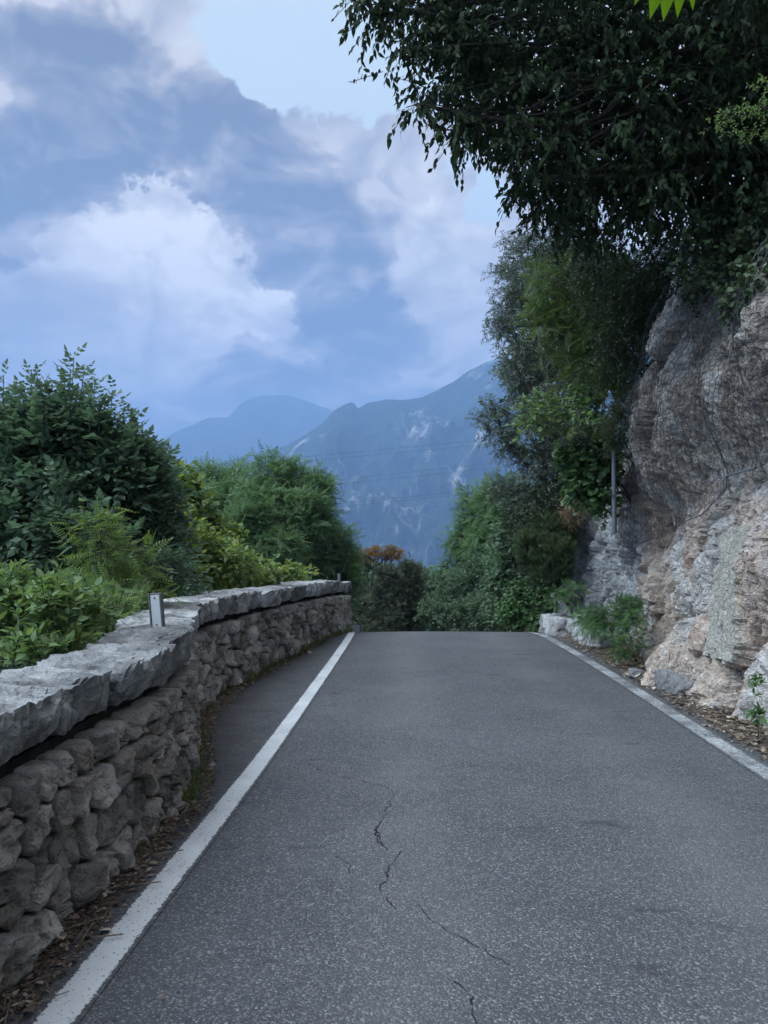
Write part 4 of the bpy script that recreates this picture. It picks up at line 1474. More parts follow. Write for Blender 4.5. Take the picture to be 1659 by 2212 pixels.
    cl = [clump(370, 1130, 13.5, 60, 70, 0.7), clump(420, 1150, 14, 60, 60, 0.7), clump(400, 1080, 14, 36, 50, 0.5), clump(470, 1160, 14.5, 50, 40, 0.5)]
    tree('maple_bush', 'mid green bush with small shoots right of the large dark tree', 'bush', base_at(400, 14), cl, 'vine', 'lf_vine', 620, 0.26, 6, 0.13, 27, trunk_r=0.03, group=LG, stems=3, up=0.4, crown_name='foliage', trunk_name='stem')
    # robinia trees further down the slope
    cl = [clump(430, 1085, 25, 60, 55, 1.1), clump(490, 1060, 26, 55, 50, 1.1), clump(400, 1130, 24, 60, 60, 1.1), clump(530, 1100, 25, 60, 70, 1.2), clump(400, 1050, 26, 18, 28, 0.4), clump(470, 1130, 24, 70, 60, 1.0), clump(515, 1030, 26, 26, 18, 0.4)]
    tree('robinia_tree', 'feathery green tree left of the tallest robinia crown', 'tree', base_at(470, 26), cl, 'rob', 'lf_rob', 1000, 0.38, 5, 0.40, 28, trunk_r=0.10, group=LG, up=0.25, twig_r=0.008, ldroop=0.2, spray=True)
    cl = [clump(600, 1080, 23, 55, 50, 0.9), clump(650, 1090, 23, 50, 55, 0.9), clump(595, 1020, 23, 30, 22, 0.4), clump(575, 1005, 23, 14, 12, 0.2), clump(680, 1060, 23, 30, 30, 0.5), clump(560, 1130, 22.5, 60, 60, 1.0), clump(640, 1150, 22.5, 60, 60, 1.0),
          clump(690, 1120, 23, 28, 40, 0.5), clump(610, 1200, 22, 80, 50, 1.0), clump(650, 1040, 23.5, 40, 26, 0.5), clump(540, 1180, 22, 60, 55, 0.9), clump(695, 1045, 23, 18, 14, 0.3)]
    tree('robinia_tree', 'tallest feathery robinia tree with spreading top behind the wall', 'tree', base_at(620, 23), cl, 'rob', 'lf_rob', 1500, 0.36, 5, 0.37, 29, trunk_r=0.12, group=LG, up=0.2, twig_r=0.007, ldroop=0.2, spray=True)
    cl = [clump(720, 1190, 24, 36, 40, 0.7), clump(700, 1230, 23.5, 50, 40, 0.7), clump(745, 1170, 24.5, 14, 22, 0.3), clump(735, 1240, 24, 24, 50, 0.6), clump(690, 1170, 24, 30, 30, 0.5), clump(750, 1215, 24.5, 12, 24, 0.3), clump(740, 1300, 24, 30, 60, 0.6)]
    tree('robinia_tree', 'lower feathery tree at the far end of the wall', 'tree', base_at(715, 24), cl, 'rob', 'lf_rob', 650, 0.33, 5, 0.35, 30, trunk_r=0.09, group=LG, up=0.2, twig_r=0.007, spray=True)


def far_trees():
    FG = 'trees beyond the crest of the road'
    # rust tinted flat-topped tree with bare branching underneath
    cl = [clump(788, 1193, 36, 22, 5, 0.5), clump(818, 1189, 36, 24, 5, 0.5), clump(846, 1187, 36, 16, 6, 0.4), clump(860, 1196, 36, 11, 7, 0.35), clump(800, 1203, 36, 20, 4, 0.5), clump(772, 1201, 36, 13, 6, 0.3), clump(838, 1201, 36, 10, 4, 0.3)]
    b = base_at(790, 36)
    tree('rusty_tree', 'flat topped tree with rust orange leaves and bare forked branches', 'tree', b, cl, 'rob', 'lf_orange', 420, 0.09, 4, 0.20, 41, trunk_r=0.16, group=FG, up=0.1, twig_r=0.01, shell=0.5, limb_k=0.9, rag=0)
    # dark pines in the dip
    for k, (u, v, h, d, lab) in enumerate([(838, 1245, 55, 32, 'dark open pine standing in the dip left of the gap'), (884, 1230, 60, 33, 'dark pine with candle shoots in the middle of the dip')]):
        cl = []
        for q in range(7):
            f = q / 6
            cl.append(clump(u + (q % 2 * 2 - 1) * 7 * (0.3 + f), v + f * 110, d, 12 + 30 * f, 14, (12 + 26 * f) * d / FPX))
        cl += [clump(u, v - 4, d, 5, 12, 0.2), clump(u + 12, v + 4, d, 4, 10, 0.2)]
        tree('pine_tree', lab, 'tree', base_at(u, d), cl, 'needle', 'lf_pine', 900, 0.42, 5, 0.24, 42 + k, trunk_r=0.13, group=FG, up=0.5, twig_r=0.008, bark='bark')
    specs = [
        (785, 1270, 42, 42, 40, 'weed', 'lf_far', 'round green tree just beyond the end of the wall', 700),
        (905, 1300, 38, 46, 60, 'weed', 'lf_far', 'low dull green tree at the bottom of the gap', 500),
        (815, 1245, 62, 40, 28, 'weed', 'lf_far', 'far pale green crown behind the rusty tree', 500),
        (925, 1262, 75, 40, 24, 'weed', 'lf_far', 'distant pale tree closing the gap below the mountain', 420),
        (800, 1330, 34, 60, 50, 'small', 'lf_pine', 'dark low thicket at the crest beyond the wall', 900),
        (870, 1340, 36, 70, 40, 'small', 'lf_far', 'low scrub right behind the crest in the middle', 700),
        (945, 1335, 34, 45, 50, 'small', 'lf_far', 'low scrub behind the crest at the right of the gap', 700)]
    for k, (u, v, d, ru, rv, tp, mt, lab, n) in enumerate(specs):
        a = d / FPX
        rg = np.random.default_rng(60 + k)
        cl = [clump(u + rg.normal(0, ru * 0.5), v + rg.normal(0, rv * 0.4), d, ru * rg.uniform(0.35, 0.6), rv * rg.uniform(0.35, 0.6)) for _ in range(7)]
        tree('valley_tree' if 'scrub' not in lab and 'thicket' not in lab else 'scrub_bush', lab, 'tree' if 'scrub' not in lab and 'thicket' not in lab else 'bush', base_at(u, d), cl, tp, mt, n, 0.5, 6, 0.26 if tp == 'weed' else 0.16, 70 + k, trunk_r=0.1, group=FG, twig_r=0.006)


def right_side():
    RG = 'trees and bushes right of the road'
    # walnut-like trees on the bank beyond the crest
    cl = [clump(1000, 1180, 30, 26, 30, 0.7), clump(1030, 1130, 30, 34, 34, 0.8), clump(1075, 1100, 29, 36, 40, 0.9), clump(985, 1230, 30, 26, 30, 0.7), clump(1050, 1190, 29, 50, 50, 1.0), clump(1090, 1160, 28, 40, 60, 0.9), clump(1020, 1080, 30, 18, 20, 0.4), clump(1090, 1060, 29, 26, 26, 0.5)]
    tree('walnut_tree', 'green tree stepping down to the gap right of the road', 'tree', base_at(1040, 30), cl, 'ail', 'lf_rob', 850, 0.5, 6, 0.44, 81, trunk_r=0.12, group=RG, up=0.1, twig_r=0.008)
    cl = [clump(975, 1290, 27, 34, 45, 0.7), clump(1030, 1270, 26, 50, 60, 0.9), clump(1080, 1260, 25, 50, 70, 0.9), clump(950, 1260, 30, 22, 30, 0.5), clump(1010, 1330, 24, 60, 35, 0.7), clump(1080, 1330, 23, 50, 40, 0.7), clump(940, 1320, 27, 20, 30, 0.4)]
    tree('hedge_bush', 'dense dark bush on the bank where the road bends away', 'bush', base_at(1040, 26), cl, 'small', 'lf_far', 2300, 0.34, 8, 0.12, 82, trunk_r=0.05, group=RG, stems=3, crown_name='foliage', trunk_name='stem', twig_r=0.005)
    cl = [clump(1115, 1180, 20, 36, 70, 0.7), clump(1110, 1260, 20, 36, 60, 0.7), clump(1085, 1290, 20, 30, 60, 0.6), clump(1130, 1110, 20, 30, 50, 0.6), clump(1090, 1210, 21, 34, 50, 0.6)]
    tree('elder_bush', 'dark leafy bush left of the cypress bush', 'bush', base_at(1110, 20), cl, 'weed', 'lf_far', 1300, 0.3, 7, 0.13, 83, trunk_r=0.05, group=RG, stems=3, crown_name='foliage', trunk_name='stem')
    # grey-green olive tree hanging over the bank
    cl = [clump(1150, 610, 16, 70, 70, 0.8), clump(1120, 690, 15.8, 60, 80, 0.8), clump(1200, 560, 16, 60, 60, 0.7), clump(1170, 740, 15.8, 80, 90, 0.9), clump(1130, 800, 15.7, 60, 80, 0.7), clump(1180, 860, 15.6, 80, 90, 0.9), clump(1150, 950, 15.5, 70, 90, 0.8),
          clump(1070, 925, 15.4, 40, 45, 0.35), clump(1055, 880, 15.4, 18, 16, 0.2), clump(1085, 960, 15.4, 30, 30, 0.3), clump(1170, 1040, 15.6, 60, 80, 0.8), clump(1140, 1090, 15.8, 50, 60, 0.6), clump(1220, 960, 15.4, 60, 110, 0.8), clump(1215, 1080, 15.4, 40, 70, 0.6), clump(1090, 1060, 15.8, 24, 30, 0.3),
          clump(1200, 660, 15.6, 60, 80, 0.8), clump(1080, 720, 15.6, 28, 40, 0.3), clump(1100, 620, 15.8, 36, 50, 0.4), clump(1120, 530, 16, 30, 30, 0.3)]
    tree('olive_tree', 'tall grey green olive tree leaning over the road beyond the cliff', 'tree', np.array([5.0, 16.2, 1.0]), cl, 'lance', 'lf_olive', 4300, 0.26, 13, 0.088, 84, bark='bark_grey', trunk_r=0.13, group=RG, up=0.15, out=1.0, droop=0.25, shell=0.34, leaf_up=0.6, twig_r=0.003)
    # hanging curtain of twigs below it
    cl = [clump(1165, 1110, 15.2, 40, 60, 0.4), clump(1205, 1120, 15.0, 36, 60, 0.4), clump(1120, 1130, 15.8, 30, 50, 0.4), clump(1235, 1130, 15.9, 34, 60, 0.4), clump(1250, 1060, 15.9, 40, 60, 0.4)]
    tree('hanging_shrub', 'dark shrub hanging under the olive tree above the cypress bush', 'shrub', np.array([4.9, 15.6, 2.2]), cl, 'small', 'lf_dark', 900, 0.3, 8, 0.06, 85, trunk_r=0.03, group=RG, stems=2, up=-0.5, crown_name='foliage', trunk_name='stem')
    # dense thicket closing the view behind the olive
    cl = [clump(1200, 640, 18, 90, 80, 0.8), clump(1240, 760, 18, 90, 90, 0.8), clump(1210, 880, 18, 90, 90, 0.8), clump(1230, 1000, 18, 90, 90, 0.8), clump(1220, 1110, 18, 90, 80, 0.8), clump(1310, 820, 18, 70, 120, 0.8), clump(1300, 660, 18, 90, 90, 0.8), clump(1190, 1200, 18, 80, 70, 0.7), clump(1380, 720, 17, 70, 90, 0.7)]
    tree('thicket', 'dense dark thicket filling the slope behind the olive tree', 'bush', np.array([5.2, 18.2, 1.0]), cl, 'weed', 'lf_dark', 1500, 0.3, 7, 0.16, 99, trunk_r=0.05, group=RG, stems=4, crown_name='foliage', trunk_name='stem')
    # conical dark cypress bush
    cl = [clump(1185, 1190, 14.8, 46, 46, 0.42), clump(1175, 1240, 14.8, 46, 42, 0.42), clump(1200, 1150, 14.9, 38, 40, 0.35), clump(1150, 1220, 15, 28, 50, 0.3), clump(1215, 1225, 14.7, 24, 40, 0.25)]
    tree('cypress_bush', 'rounded dark green cypress bush beside the grey rock', 'bush', np.array([3.75, 15.3, 0.0]), cl, 'cyp', 'lf_cyp', 1500, 0.20, 7, 0.13, 86, trunk_r=0.04, group=RG, stems=2, up=0.9, out=0.8, leaf_up=0.2, ldroop=-0.6, spread=0.5, crown_name='foliage', trunk_name='stem')
    # ivy and weeds at the foot of the bank by the crest
    cl = [clump(1150, 1310, 16.5, 34, 40, 0.4), clump(1120, 1330, 17, 34, 34, 0.4), clump(1170, 1340, 15.8, 22, 26, 0.3), clump(1140, 1280, 16.8, 30, 26, 0.3), clump(1172, 1258, 16.6, 26, 26, 0.3), clump(1190, 1290, 16.2, 24, 20, 0.3)]
    tree('ivy_bank', 'bright ivy covering the bank foot left of the ledge rocks', 'ivy', np.array([3.3, 16.8, -0.2]), cl, 'ivy', 'lf_ivy', 700, 0.18, 6, 0.085, 87, trunk_r=0.012, group=RG, stems=4, crown_name='foliage', trunk_name='stem', twig_r=0.003)
    # yellow-green tree of heaven in front of the olive
    cl = [clump(1180, 690, 12.2, 36, 50, 0.35), clump(1215, 640, 12.2, 40, 50, 0.4), clump(1190, 600, 12.3, 30, 30, 0.25), clump(1250, 700, 12.0, 50, 60, 0.45), clump(1210, 740, 12.1, 44, 30, 0.35), clump(1270, 790, 11.8, 50, 60, 0.45), clump(1300, 730, 11.8, 44, 60, 0.4), clump(1225, 580, 12.3, 30, 26, 0.3), clump(1320, 830, 11.7, 34, 50, 0.3)]
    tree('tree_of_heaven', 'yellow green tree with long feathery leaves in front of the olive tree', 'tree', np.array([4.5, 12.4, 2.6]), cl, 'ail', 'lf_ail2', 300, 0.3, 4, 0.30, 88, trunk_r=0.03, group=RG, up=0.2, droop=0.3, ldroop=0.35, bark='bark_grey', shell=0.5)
    # fig-like shrub with pale bare branches reaching left
    cl = [clump(1150, 890, 11.8, 22, 20, 0.2), clump(1190, 910, 11.8, 36, 26, 0.25), clump(1240, 905, 11.7, 40, 30, 0.3), clump(1170, 870, 11.9, 26, 18, 0.2), clump(1255, 870, 11.7, 30, 30, 0.25), clump(1140, 920, 11.9, 14, 16, 0.15), clump(1220, 950, 11.7, 30, 16, 0.2), clump(1280, 930, 11.6, 34, 40, 0.3)]
    tree('fig_shrub', 'shrub with pale bare branches and sparse green leaves reaching toward the sky', 'shrub', np.array([4.25, 11.9, 2.9]), cl, 'weed', 'lf_weed', 190, 0.22, 5, 0.10, 89, bark='bark_grey', trunk_r=0.03, group=RG, stems=2, up=0.3, crown_name='foliage', trunk_name='stem', shell=0.6, sub=3)
    # ivy curtain beside the steel post
    cl = [clump(1290, 1000, 12.0, 30, 50, 0.3), clump(1270, 1050, 12.0, 34, 40, 0.3), clump(1305, 1070, 12.0, 18, 60, 0.25), clump(1255, 990, 12.2, 30, 50, 0.3), clump(1300, 960, 11.9, 26, 40, 0.3), clump(1245, 1040, 12.2, 20, 26, 0.2)]
    tree('ivy_curtain', 'hanging ivy and leaves left of the steel post on the cliff', 'ivy', np.array([4.1, 12.2, 2.3]), cl, 'vine', 'lf_ivy', 480, 0.2, 6, 0.11, 90, trunk_r=0.015, group=RG, stems=3, up=-0.2, crown_name='foliage', trunk_name='stem')
    # fine dark scrub on top of the rock brow
    cl = [clump(1300, 610, 10.8, 70, 60, 0.5), clump(1380, 640, 10.4, 60, 70, 0.5), clump(1340, 700, 10.6, 70, 60, 0.45), clump(1260, 560, 11.2, 70, 50, 0.6), clump(1400, 580, 10.2, 70, 60, 0.5), clump(1310, 770, 10.9, 50, 50, 0.35), clump(1370, 750, 10.6, 30, 50, 0.3), clump(1460, 560, 9.8, 60, 50, 0.5), clump(1180, 520, 11.6, 60, 30, 0.5), clump(1400, 690, 11.4, 50, 60, 0.4), clump(1360, 800, 11.4, 30, 60, 0.3), clump(1440, 620, 11.0, 50, 60, 0.4), clump(1340, 640, 12.0, 80, 80, 0.5), clump(1380, 720, 12.6, 70, 90, 0.5), clump(1300, 700, 13.2, 70, 80, 0.5)]
    tree('dark_scrub', 'dark small leaved scrub spreading over the brow of the cliff', 'bush', np.array([4.9, 10.8, 4.6]), cl, 'small', 'lf_dark', 3700, 0.26, 9, 0.05, 91, trunk_r=0.04, group=RG, stems=4, droop=0.4, up=0.0, crown_name='foliage', trunk_name='stem', twig_r=0.003)
    cl = [clump(1335, 920, 11.0, 22, 34, 0.2), clump(1350, 880, 10.9, 18, 34, 0.18), clump(1330, 970, 11.1, 18, 22, 0.15)]
    tree('dry_broom', 'dull grey wispy bush clinging to the left edge of the netted rock', 'bush', np.array([3.75, 11.2, 2.9]), cl, 'broom', 'lf_cyp', 420, 0.2, 6, 0.10, 92, trunk_r=0.015, group=RG, stems=2, up=0.4, crown_name='foliage', trunk_name='stem', twig_r=0.0025)
    cl = [clump(1232, 1110, 14.6, 14, 26, 0.2), clump(1222, 1130, 14.7, 12, 14, 0.15)]
    tree('dry_grass_tuft', 'tuft of brown dry grass on top of the grey rock', 'grass', np.array([4.0, 15.0, 2.0]), cl, 'broom', 'lf_dry', 130, 0.2, 5, 0.16, 93, trunk_r=0.006, group=RG, stems=2, up=0.3, crown_name='foliage', trunk_name='stem', twig_r=0.002)
    # seedlings at the foot of the cliff
    cl = [clump(1355, 1320, 10.9, 26, 34, 0.2), clump(1330, 1350, 11.0, 34, 30, 0.25), clump(1368, 1365, 10.6, 18, 36, 0.18), clump(1300, 1340, 11.4, 26, 24, 0.2), clump(1355, 1395, 10.3, 26, 20, 0.15), clump(1345, 1312, 11.0, 16, 14, 0.12)]
    tree('seedling_clump', 'clump of green ferny seedlings at the foot of the cliff', 'plant', np.array([3.5, 11.0, 0.0]), cl, 'fern', 'lf_fern', 170, 0.10, 4, 0.16, 94, trunk_r=0.008, group=RG, stems=5, up=0.5, ldroop=0.2, spread=1.1, crown_name='foliage', trunk_name='stem', twig_r=0.003)
    cl = [clump(1272, 1350, 12.2, 20, 16, 0.15), clump(1262, 1335, 12.4, 16, 14, 0.12)]
    tree('seedling_clump', 'small low seedling in front of the pale ledge rocks', 'plant', np.array([3.3, 12.3, 0.0]), cl, 'fern', 'lf_fern', 36, 0.1, 4, 0.17, 95, trunk_r=0.006, group=RG, stems=3, up=0.5, crown_name='foliage', trunk_name='stem', twig_r=0.003)
    cl = [clump(1222, 1290, 14.3, 24, 16, 0.2), clump(1240, 1278, 14.3, 16, 14, 0.15), clump(1205, 1300, 14.5, 16, 12, 0.15)]
    tree('fern_tuft', 'green fern growing on the shelf above the ledge rocks', 'fern', np.array([3.6, 14.4, 0.45]), cl, 'fern', 'lf_fern', 36, 0.08, 4, 0.19, 96, trunk_r=0.006, group=RG, stems=3, up=0.6, crown_name='foliage', trunk_name='stem', twig_r=0.003)
    for k, (u, v, d, s, lab) in enumerate([(1637, 1500, 6.5, 16, 'slender upright weed against the near cliff foot'), (1632, 1550, 6.2, 12, 'small broad leaved weed at the right edge by the litter')]):
        x, y, z = P(u, v, d)
        cl = [clump(u, v - 18 * (1 - k), d, s, 30 if k == 0 else 10, 0.05)]
        tree('weed', lab, 'plant', np.array([x, y, 0.0 if k else 0.1]), cl, 'weed', 'lf_fern', 12 if k == 0 else 6, 0.06, 4, 0.05 if k == 0 else 0.085, 97 + k, trunk_r=0.004, group=RG, crown_name='foliage', trunk_name='stem', twig_r=0.002, up=0.5)


def canopy():
    """the big overhanging tree at the upper right, rooted on top of the cliff"""
    base = np.array([6.4, 8.2, 6.0])
    T = thing('overhanging_tree', 'dark broadleaf tree hanging over the road from the cliff top', 'tree', base)
    rg = np.random.default_rng(101)
    cl = [clump(930, 20, 7.6, 110, 90, 0.8), clump(840, -10, 7.4, 70, 60, 0.5), clump(810, 30, 7.4, 30, 26, 0.3), clump(860, 110, 7.3, 40, 40, 0.3), clump(970, 150, 7.5, 90, 80, 0.7), clump(1050, 90, 7.8, 130, 130, 1.0), clump(900, 225, 7.3, 44, 36, 0.3), clump(1000, 245, 7.4, 70, 50, 0.6), clump(1080, 260, 7.6, 80, 70, 0.8),
          clump(1160, 200, 8.0, 160, 160, 1.2), clump(1180, 345, 7.8, 80, 60, 0.8), clump(1120, 335, 7.6, 50, 30, 0.5), clump(1130, 385, 7.7, 36, 26, 0.4), clump(1175, 440, 8.0, 44, 34, 0.5), clump(1210, 440, 8.2, 70, 60, 0.8), clump(1300, 300, 8.0, 150, 160, 1.2), clump(1320, 460, 8.4, 120, 90, 1.0), clump(1300, 80, 7.8, 180, 150, 1.2),
          clump(1450, 200, 7.8, 170, 200, 1.3), clump(1450, 420, 8.4, 140, 120, 1.1), clump(1600, 120, 7.6, 160, 200, 1.3), clump(1600, 380, 8.0, 140, 160, 1.2), clump(1750, 250, 7.6, 150, 250, 1.3), clump(1000, -60, 7.8, 200, 120, 1.0), clump(1300, -120, 8, 250, 160, 1.3), clump(1650, -100, 8, 250, 160, 1.3),
          clump(1200, 60, 9.2, 200, 160, 0.9, 0.8), clump(1400, 300, 9.6, 220, 220, 0.9, 0.8), clump(1560, 300, 9.6, 200, 240, 0.9, 0.8), clump(1190, 330, 9.2, 110, 120, 0.8, 0.8), clump(1060, 200, 8.9, 110, 120, 0.6, 0.7), clump(1500, 60, 9.4, 240, 200, 0.9, 0.8)]
    cl = ragged(rg, cl, 3)
    (pos, ld, nr, size, tint), (ts, te) = grow(rg, cl, 6800, 0.28, 9, 0.093, out=0.9, up=-0.05, rnd=0.6, droop=0.45, shell=0.42, leaf_up=0.5, ldroop=0.9, spread=0.7)
    # the largest-looking leaves along the lit outer twigs are separate pieces
    dist = np.linalg.norm(pos - np.array([0, 0, EYE]), axis=1)
    r = np.stack([pos[:, 0] / pos[:, 1], (pos[:, 2] - EYE) / pos[:, 1]], 1)
    u = 829.5 + FPX * r[:, 0]
    v = 1195 - FPX * r[:, 1]
    inview = (u > 740) & (u < 1640) & (v > 10) & (v < 620) & (dist < 8.6)
    score = np.where(inview, size / dist, 0)
    order = np.argsort(-score)
    big, rest = order[:300], order[300:]
    V, F, tt = leaf_arrays('hang', pos[rest], ld[rest], nr[rest], size[rest], tint[rest])
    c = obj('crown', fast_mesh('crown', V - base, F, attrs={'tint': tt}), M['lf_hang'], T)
    c['kind'] = 'stuff'
    tv, tf = TPL['hang']
    protos = [fast_mesh('leaf', tv, tf, attrs={'tint': np.full(len(tv), q)}) for q in (0.2, 0.45, 0.7)]
    from mathutils import Matrix
    for k in big:
        d = unit(ld[k][None])[0]
        s = unit(np.cross(nr[k], d)[None])[0]
        n = np.cross(d, s)
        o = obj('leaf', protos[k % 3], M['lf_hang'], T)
        S = size[k] * 1.1
        p = pos[k] - base
        o.matrix_basis = Matrix(((d[0] * S, s[0] * S, n[0] * S, p[0]), (d[1] * S, s[1] * S, n[1] * S, p[1]), (d[2] * S, s[2] * S, n[2] * S, p[2]), (0, 0, 0, 1)))
    parts = []
    fork = np.array([5.4, 7.9, 7.2])
    parts.append(limb(base + np.array([0.4, 0.2, -0.8]), fork, 0.2, 0.15, rg, 0.05, 9, 9))
    for cc in cl[::4]:
        parts.append(limb(fork, cc[0], 0.07, 0.015, rg, 0.10, 9, 6))
        for q in range(3):
            e = cc[0] + rand_unit(rg, 1)[0] * cc[1] * 0.8
            parts.append(limb(cc[0] + (fork - cc[0]) * rg.uniform(0.05, 0.4), e, 0.02, 0.006, rg, 0.12, 5, 4))
    parts.append(prisms(ts, te, 0.004))
    V, F = join(parts)
    obj('trunk', fast_mesh('trunk', V - base, F, smooth=True), M['bark'], T)
    # bright young leaves of another twig hanging into the top of the view
    b2 = P(1440, -60, 4.2)
    H = thing('hanging_twig', 'bright green pointed leaves hanging into the top edge of the view', 'twig', b2)
    v0, f0 = tube([(1.2, 0.6, 0.8), (0.4, 0.2, 0.3), (0.1, 0.03, 0.05), (-0.08, 0, 0.0)], [0.009, 0.006, 0.004, 0.002], 6)
    obj('stem', fast_mesh('stem', v0, f0), M['bark'], H)
    lm = fast_mesh('leaf', TPL['hang'][0], TPL['hang'][1], attrs={'tint': np.full(7, 0.5)})
    for k, (uu, vv, ang) in enumerate([(1425, -55, -8), (1442, -60, 2), (1462, -58, 10), (1482, -62, 22), (1405, -62, -26)]):
        p0 = P(uu, vv, 4.2) - b2
        o = obj('leaf', lm, M['lf_bright'], H)
        d = unit(np.array([[math.sin(R(ang)), 0.15, -math.cos(R(ang))]]))[0]
        s = unit(np.cross(np.array([0.1, -1.0, 0.25]), d)[None])[0]
        n = np.cross(d, s)
        S = 0.24 - 0.02 * abs(k - 1)
        o.matrix_basis = Matrix(((d[0] * S, s[0] * S, n[0] * S, p0[0]), (d[1] * S, s[1] * S, n[1] * S, p0[1]), (d[2] * S, s[2] * S, n[2] * S, p0[2]), (0, 0, 0, 1)))
    # creeper draped on the top of the near cliff
    cl = []
    for (uu, vv, ru, rv) in [(1520, 640, 40, 36), (1560, 600, 50, 50), (1610, 560, 60, 60), (1600, 650, 50, 40), (1650, 620, 50, 60), (1540, 540, 60, 50), (1500, 560, 50, 50), (1650, 500, 60, 60), (1700, 600, 60, 80), (1475, 500, 60, 50), (1570, 480, 80, 60)]:
        h = cliff_hit(min(uu, 1655), vv)
        d = h[0] - 0.12 if h else 8.0
        cl.append(clump(uu, vv, d, ru, rv, 0.22))
    tree('creeper', 'dark creeper with lobed leaves draped over the top of the near cliff', 'ivy', np.array([4.4, 8.0, 4.6]), cl, 'vine', 'lf_dark', 520, 0.22, 7, 0.058, 111, trunk_r=0.015, stems=4, up=-0.5, droop=0.4, crown_name='foliage', trunk_name='stem', ldroop=0.5, leaf_up=0.3)
    # long twig with tiny leaves at the right edge
    cl = [clump(1560, 262, 5.4, 36, 7, 0.06), clump(1620, 240, 5.4, 36, 8, 0.06), clump(1600, 285, 5.4, 40, 7, 0.06), clump(1650, 190, 5.4, 16, 16, 0.06), clump(1650, 290, 5.4, 20, 10, 0.06)]
    tree('arching_twig', 'arching twigs with tiny leaves reaching in from the right edge', 'twig', P(1760, 200, 5.4), cl, 'small', 'lf_weed', 90, 0.08, 6, 0.028, 112, trunk_r=0.006, up=0.1, crown_name='foliage', trunk_name='stem', twig_r=0.0015, sub=0)


left_side()
far_trees()
right_side()
canopy()


# ------------------------------------------------------------------ rocks, rockfall net, posts, cables
def boulder(name, label, loc, size, seed, mat='boulder', rotz=0.0, group=None, parent=None):
    import bmesh
    bm = bmesh.new()
    bmesh.ops.create_icosphere(bm, subdivisions=5, radius=1.0)
    o3 = seed * 4.7
    for v in bm.verts:
        c = v.co.copy()
        # squarish body
        m = max(abs(c.x), abs(c.y), abs(c.z))
        c = c.lerp(c / m * 0.86, 0.62)
        p = (c.x * size[0] + o3, c.y * size[1], c.z * size[2])
        d = facets(p, (3.0, 3.0, 3.0), 0.22, 0.16, -1) + facets(p, (9, 9, 7), 0.07, 0.05, -1) + 0.10 * mn.fractal((p[0] * 4, p[1] * 4, p[2] * 4), 0.9, 2.0, 5)
        c *= 1 + d * 0.8
        v.co = Vector((c.x * size[0], c.y * size[1], c.z * size[2]))
    me = bpy.data.meshes.new(name)
    bm.to_mesh(me)
    bm.free()
    for p in me.polygons:
        p.use_smooth = True
    o = obj(name, me, M[mat], parent)
    o.location = tuple(loc)
    o.rotation_euler = (0, 0, rotz)
    if label:
        tag(o, label, 'rock', group, 'thing')
    return o


def rocks():
    G = 'loose rocks at the foot of the cliff'
    boulder('ledge_rock', 'flat topped pale ledge rock nearest the crest of the road', (3.34, 14.6, 0.04), (0.30, 0.60, 0.34), 1, rotz=0.1, group=G)
    boulder('ledge_rock', 'second pale ledge rock with a dark shaded right side', (3.62, 13.7, 0.10), (0.30, 0.55, 0.36), 2, rotz=-0.15, group=G)
    boulder('ledge_rock', 'low whitish broken rock half hidden by the seedlings', (3.52, 12.7, 0.02), (0.24, 0.40, 0.23), 3, rotz=0.3, group=G)
    boulder('ledge_rock', 'grey slanting boulder under the cypress bush', (3.86, 15.6, 0.25), (0.40, 0.5, 0.55), 4, rotz=0.4, group=G)
    boulder('ledge_rock', 'small white pointed rock beside the edge litter', (3.10, 9.55, 0.01), (0.085, 0.11, 0.075), 5, group=G)
    boulder('ledge_rock', 'tan rock lump lying against the near cliff foot', (3.18, 8.4, 0.05), (0.16, 0.30, 0.20), 6, rotz=0.2, group=G)


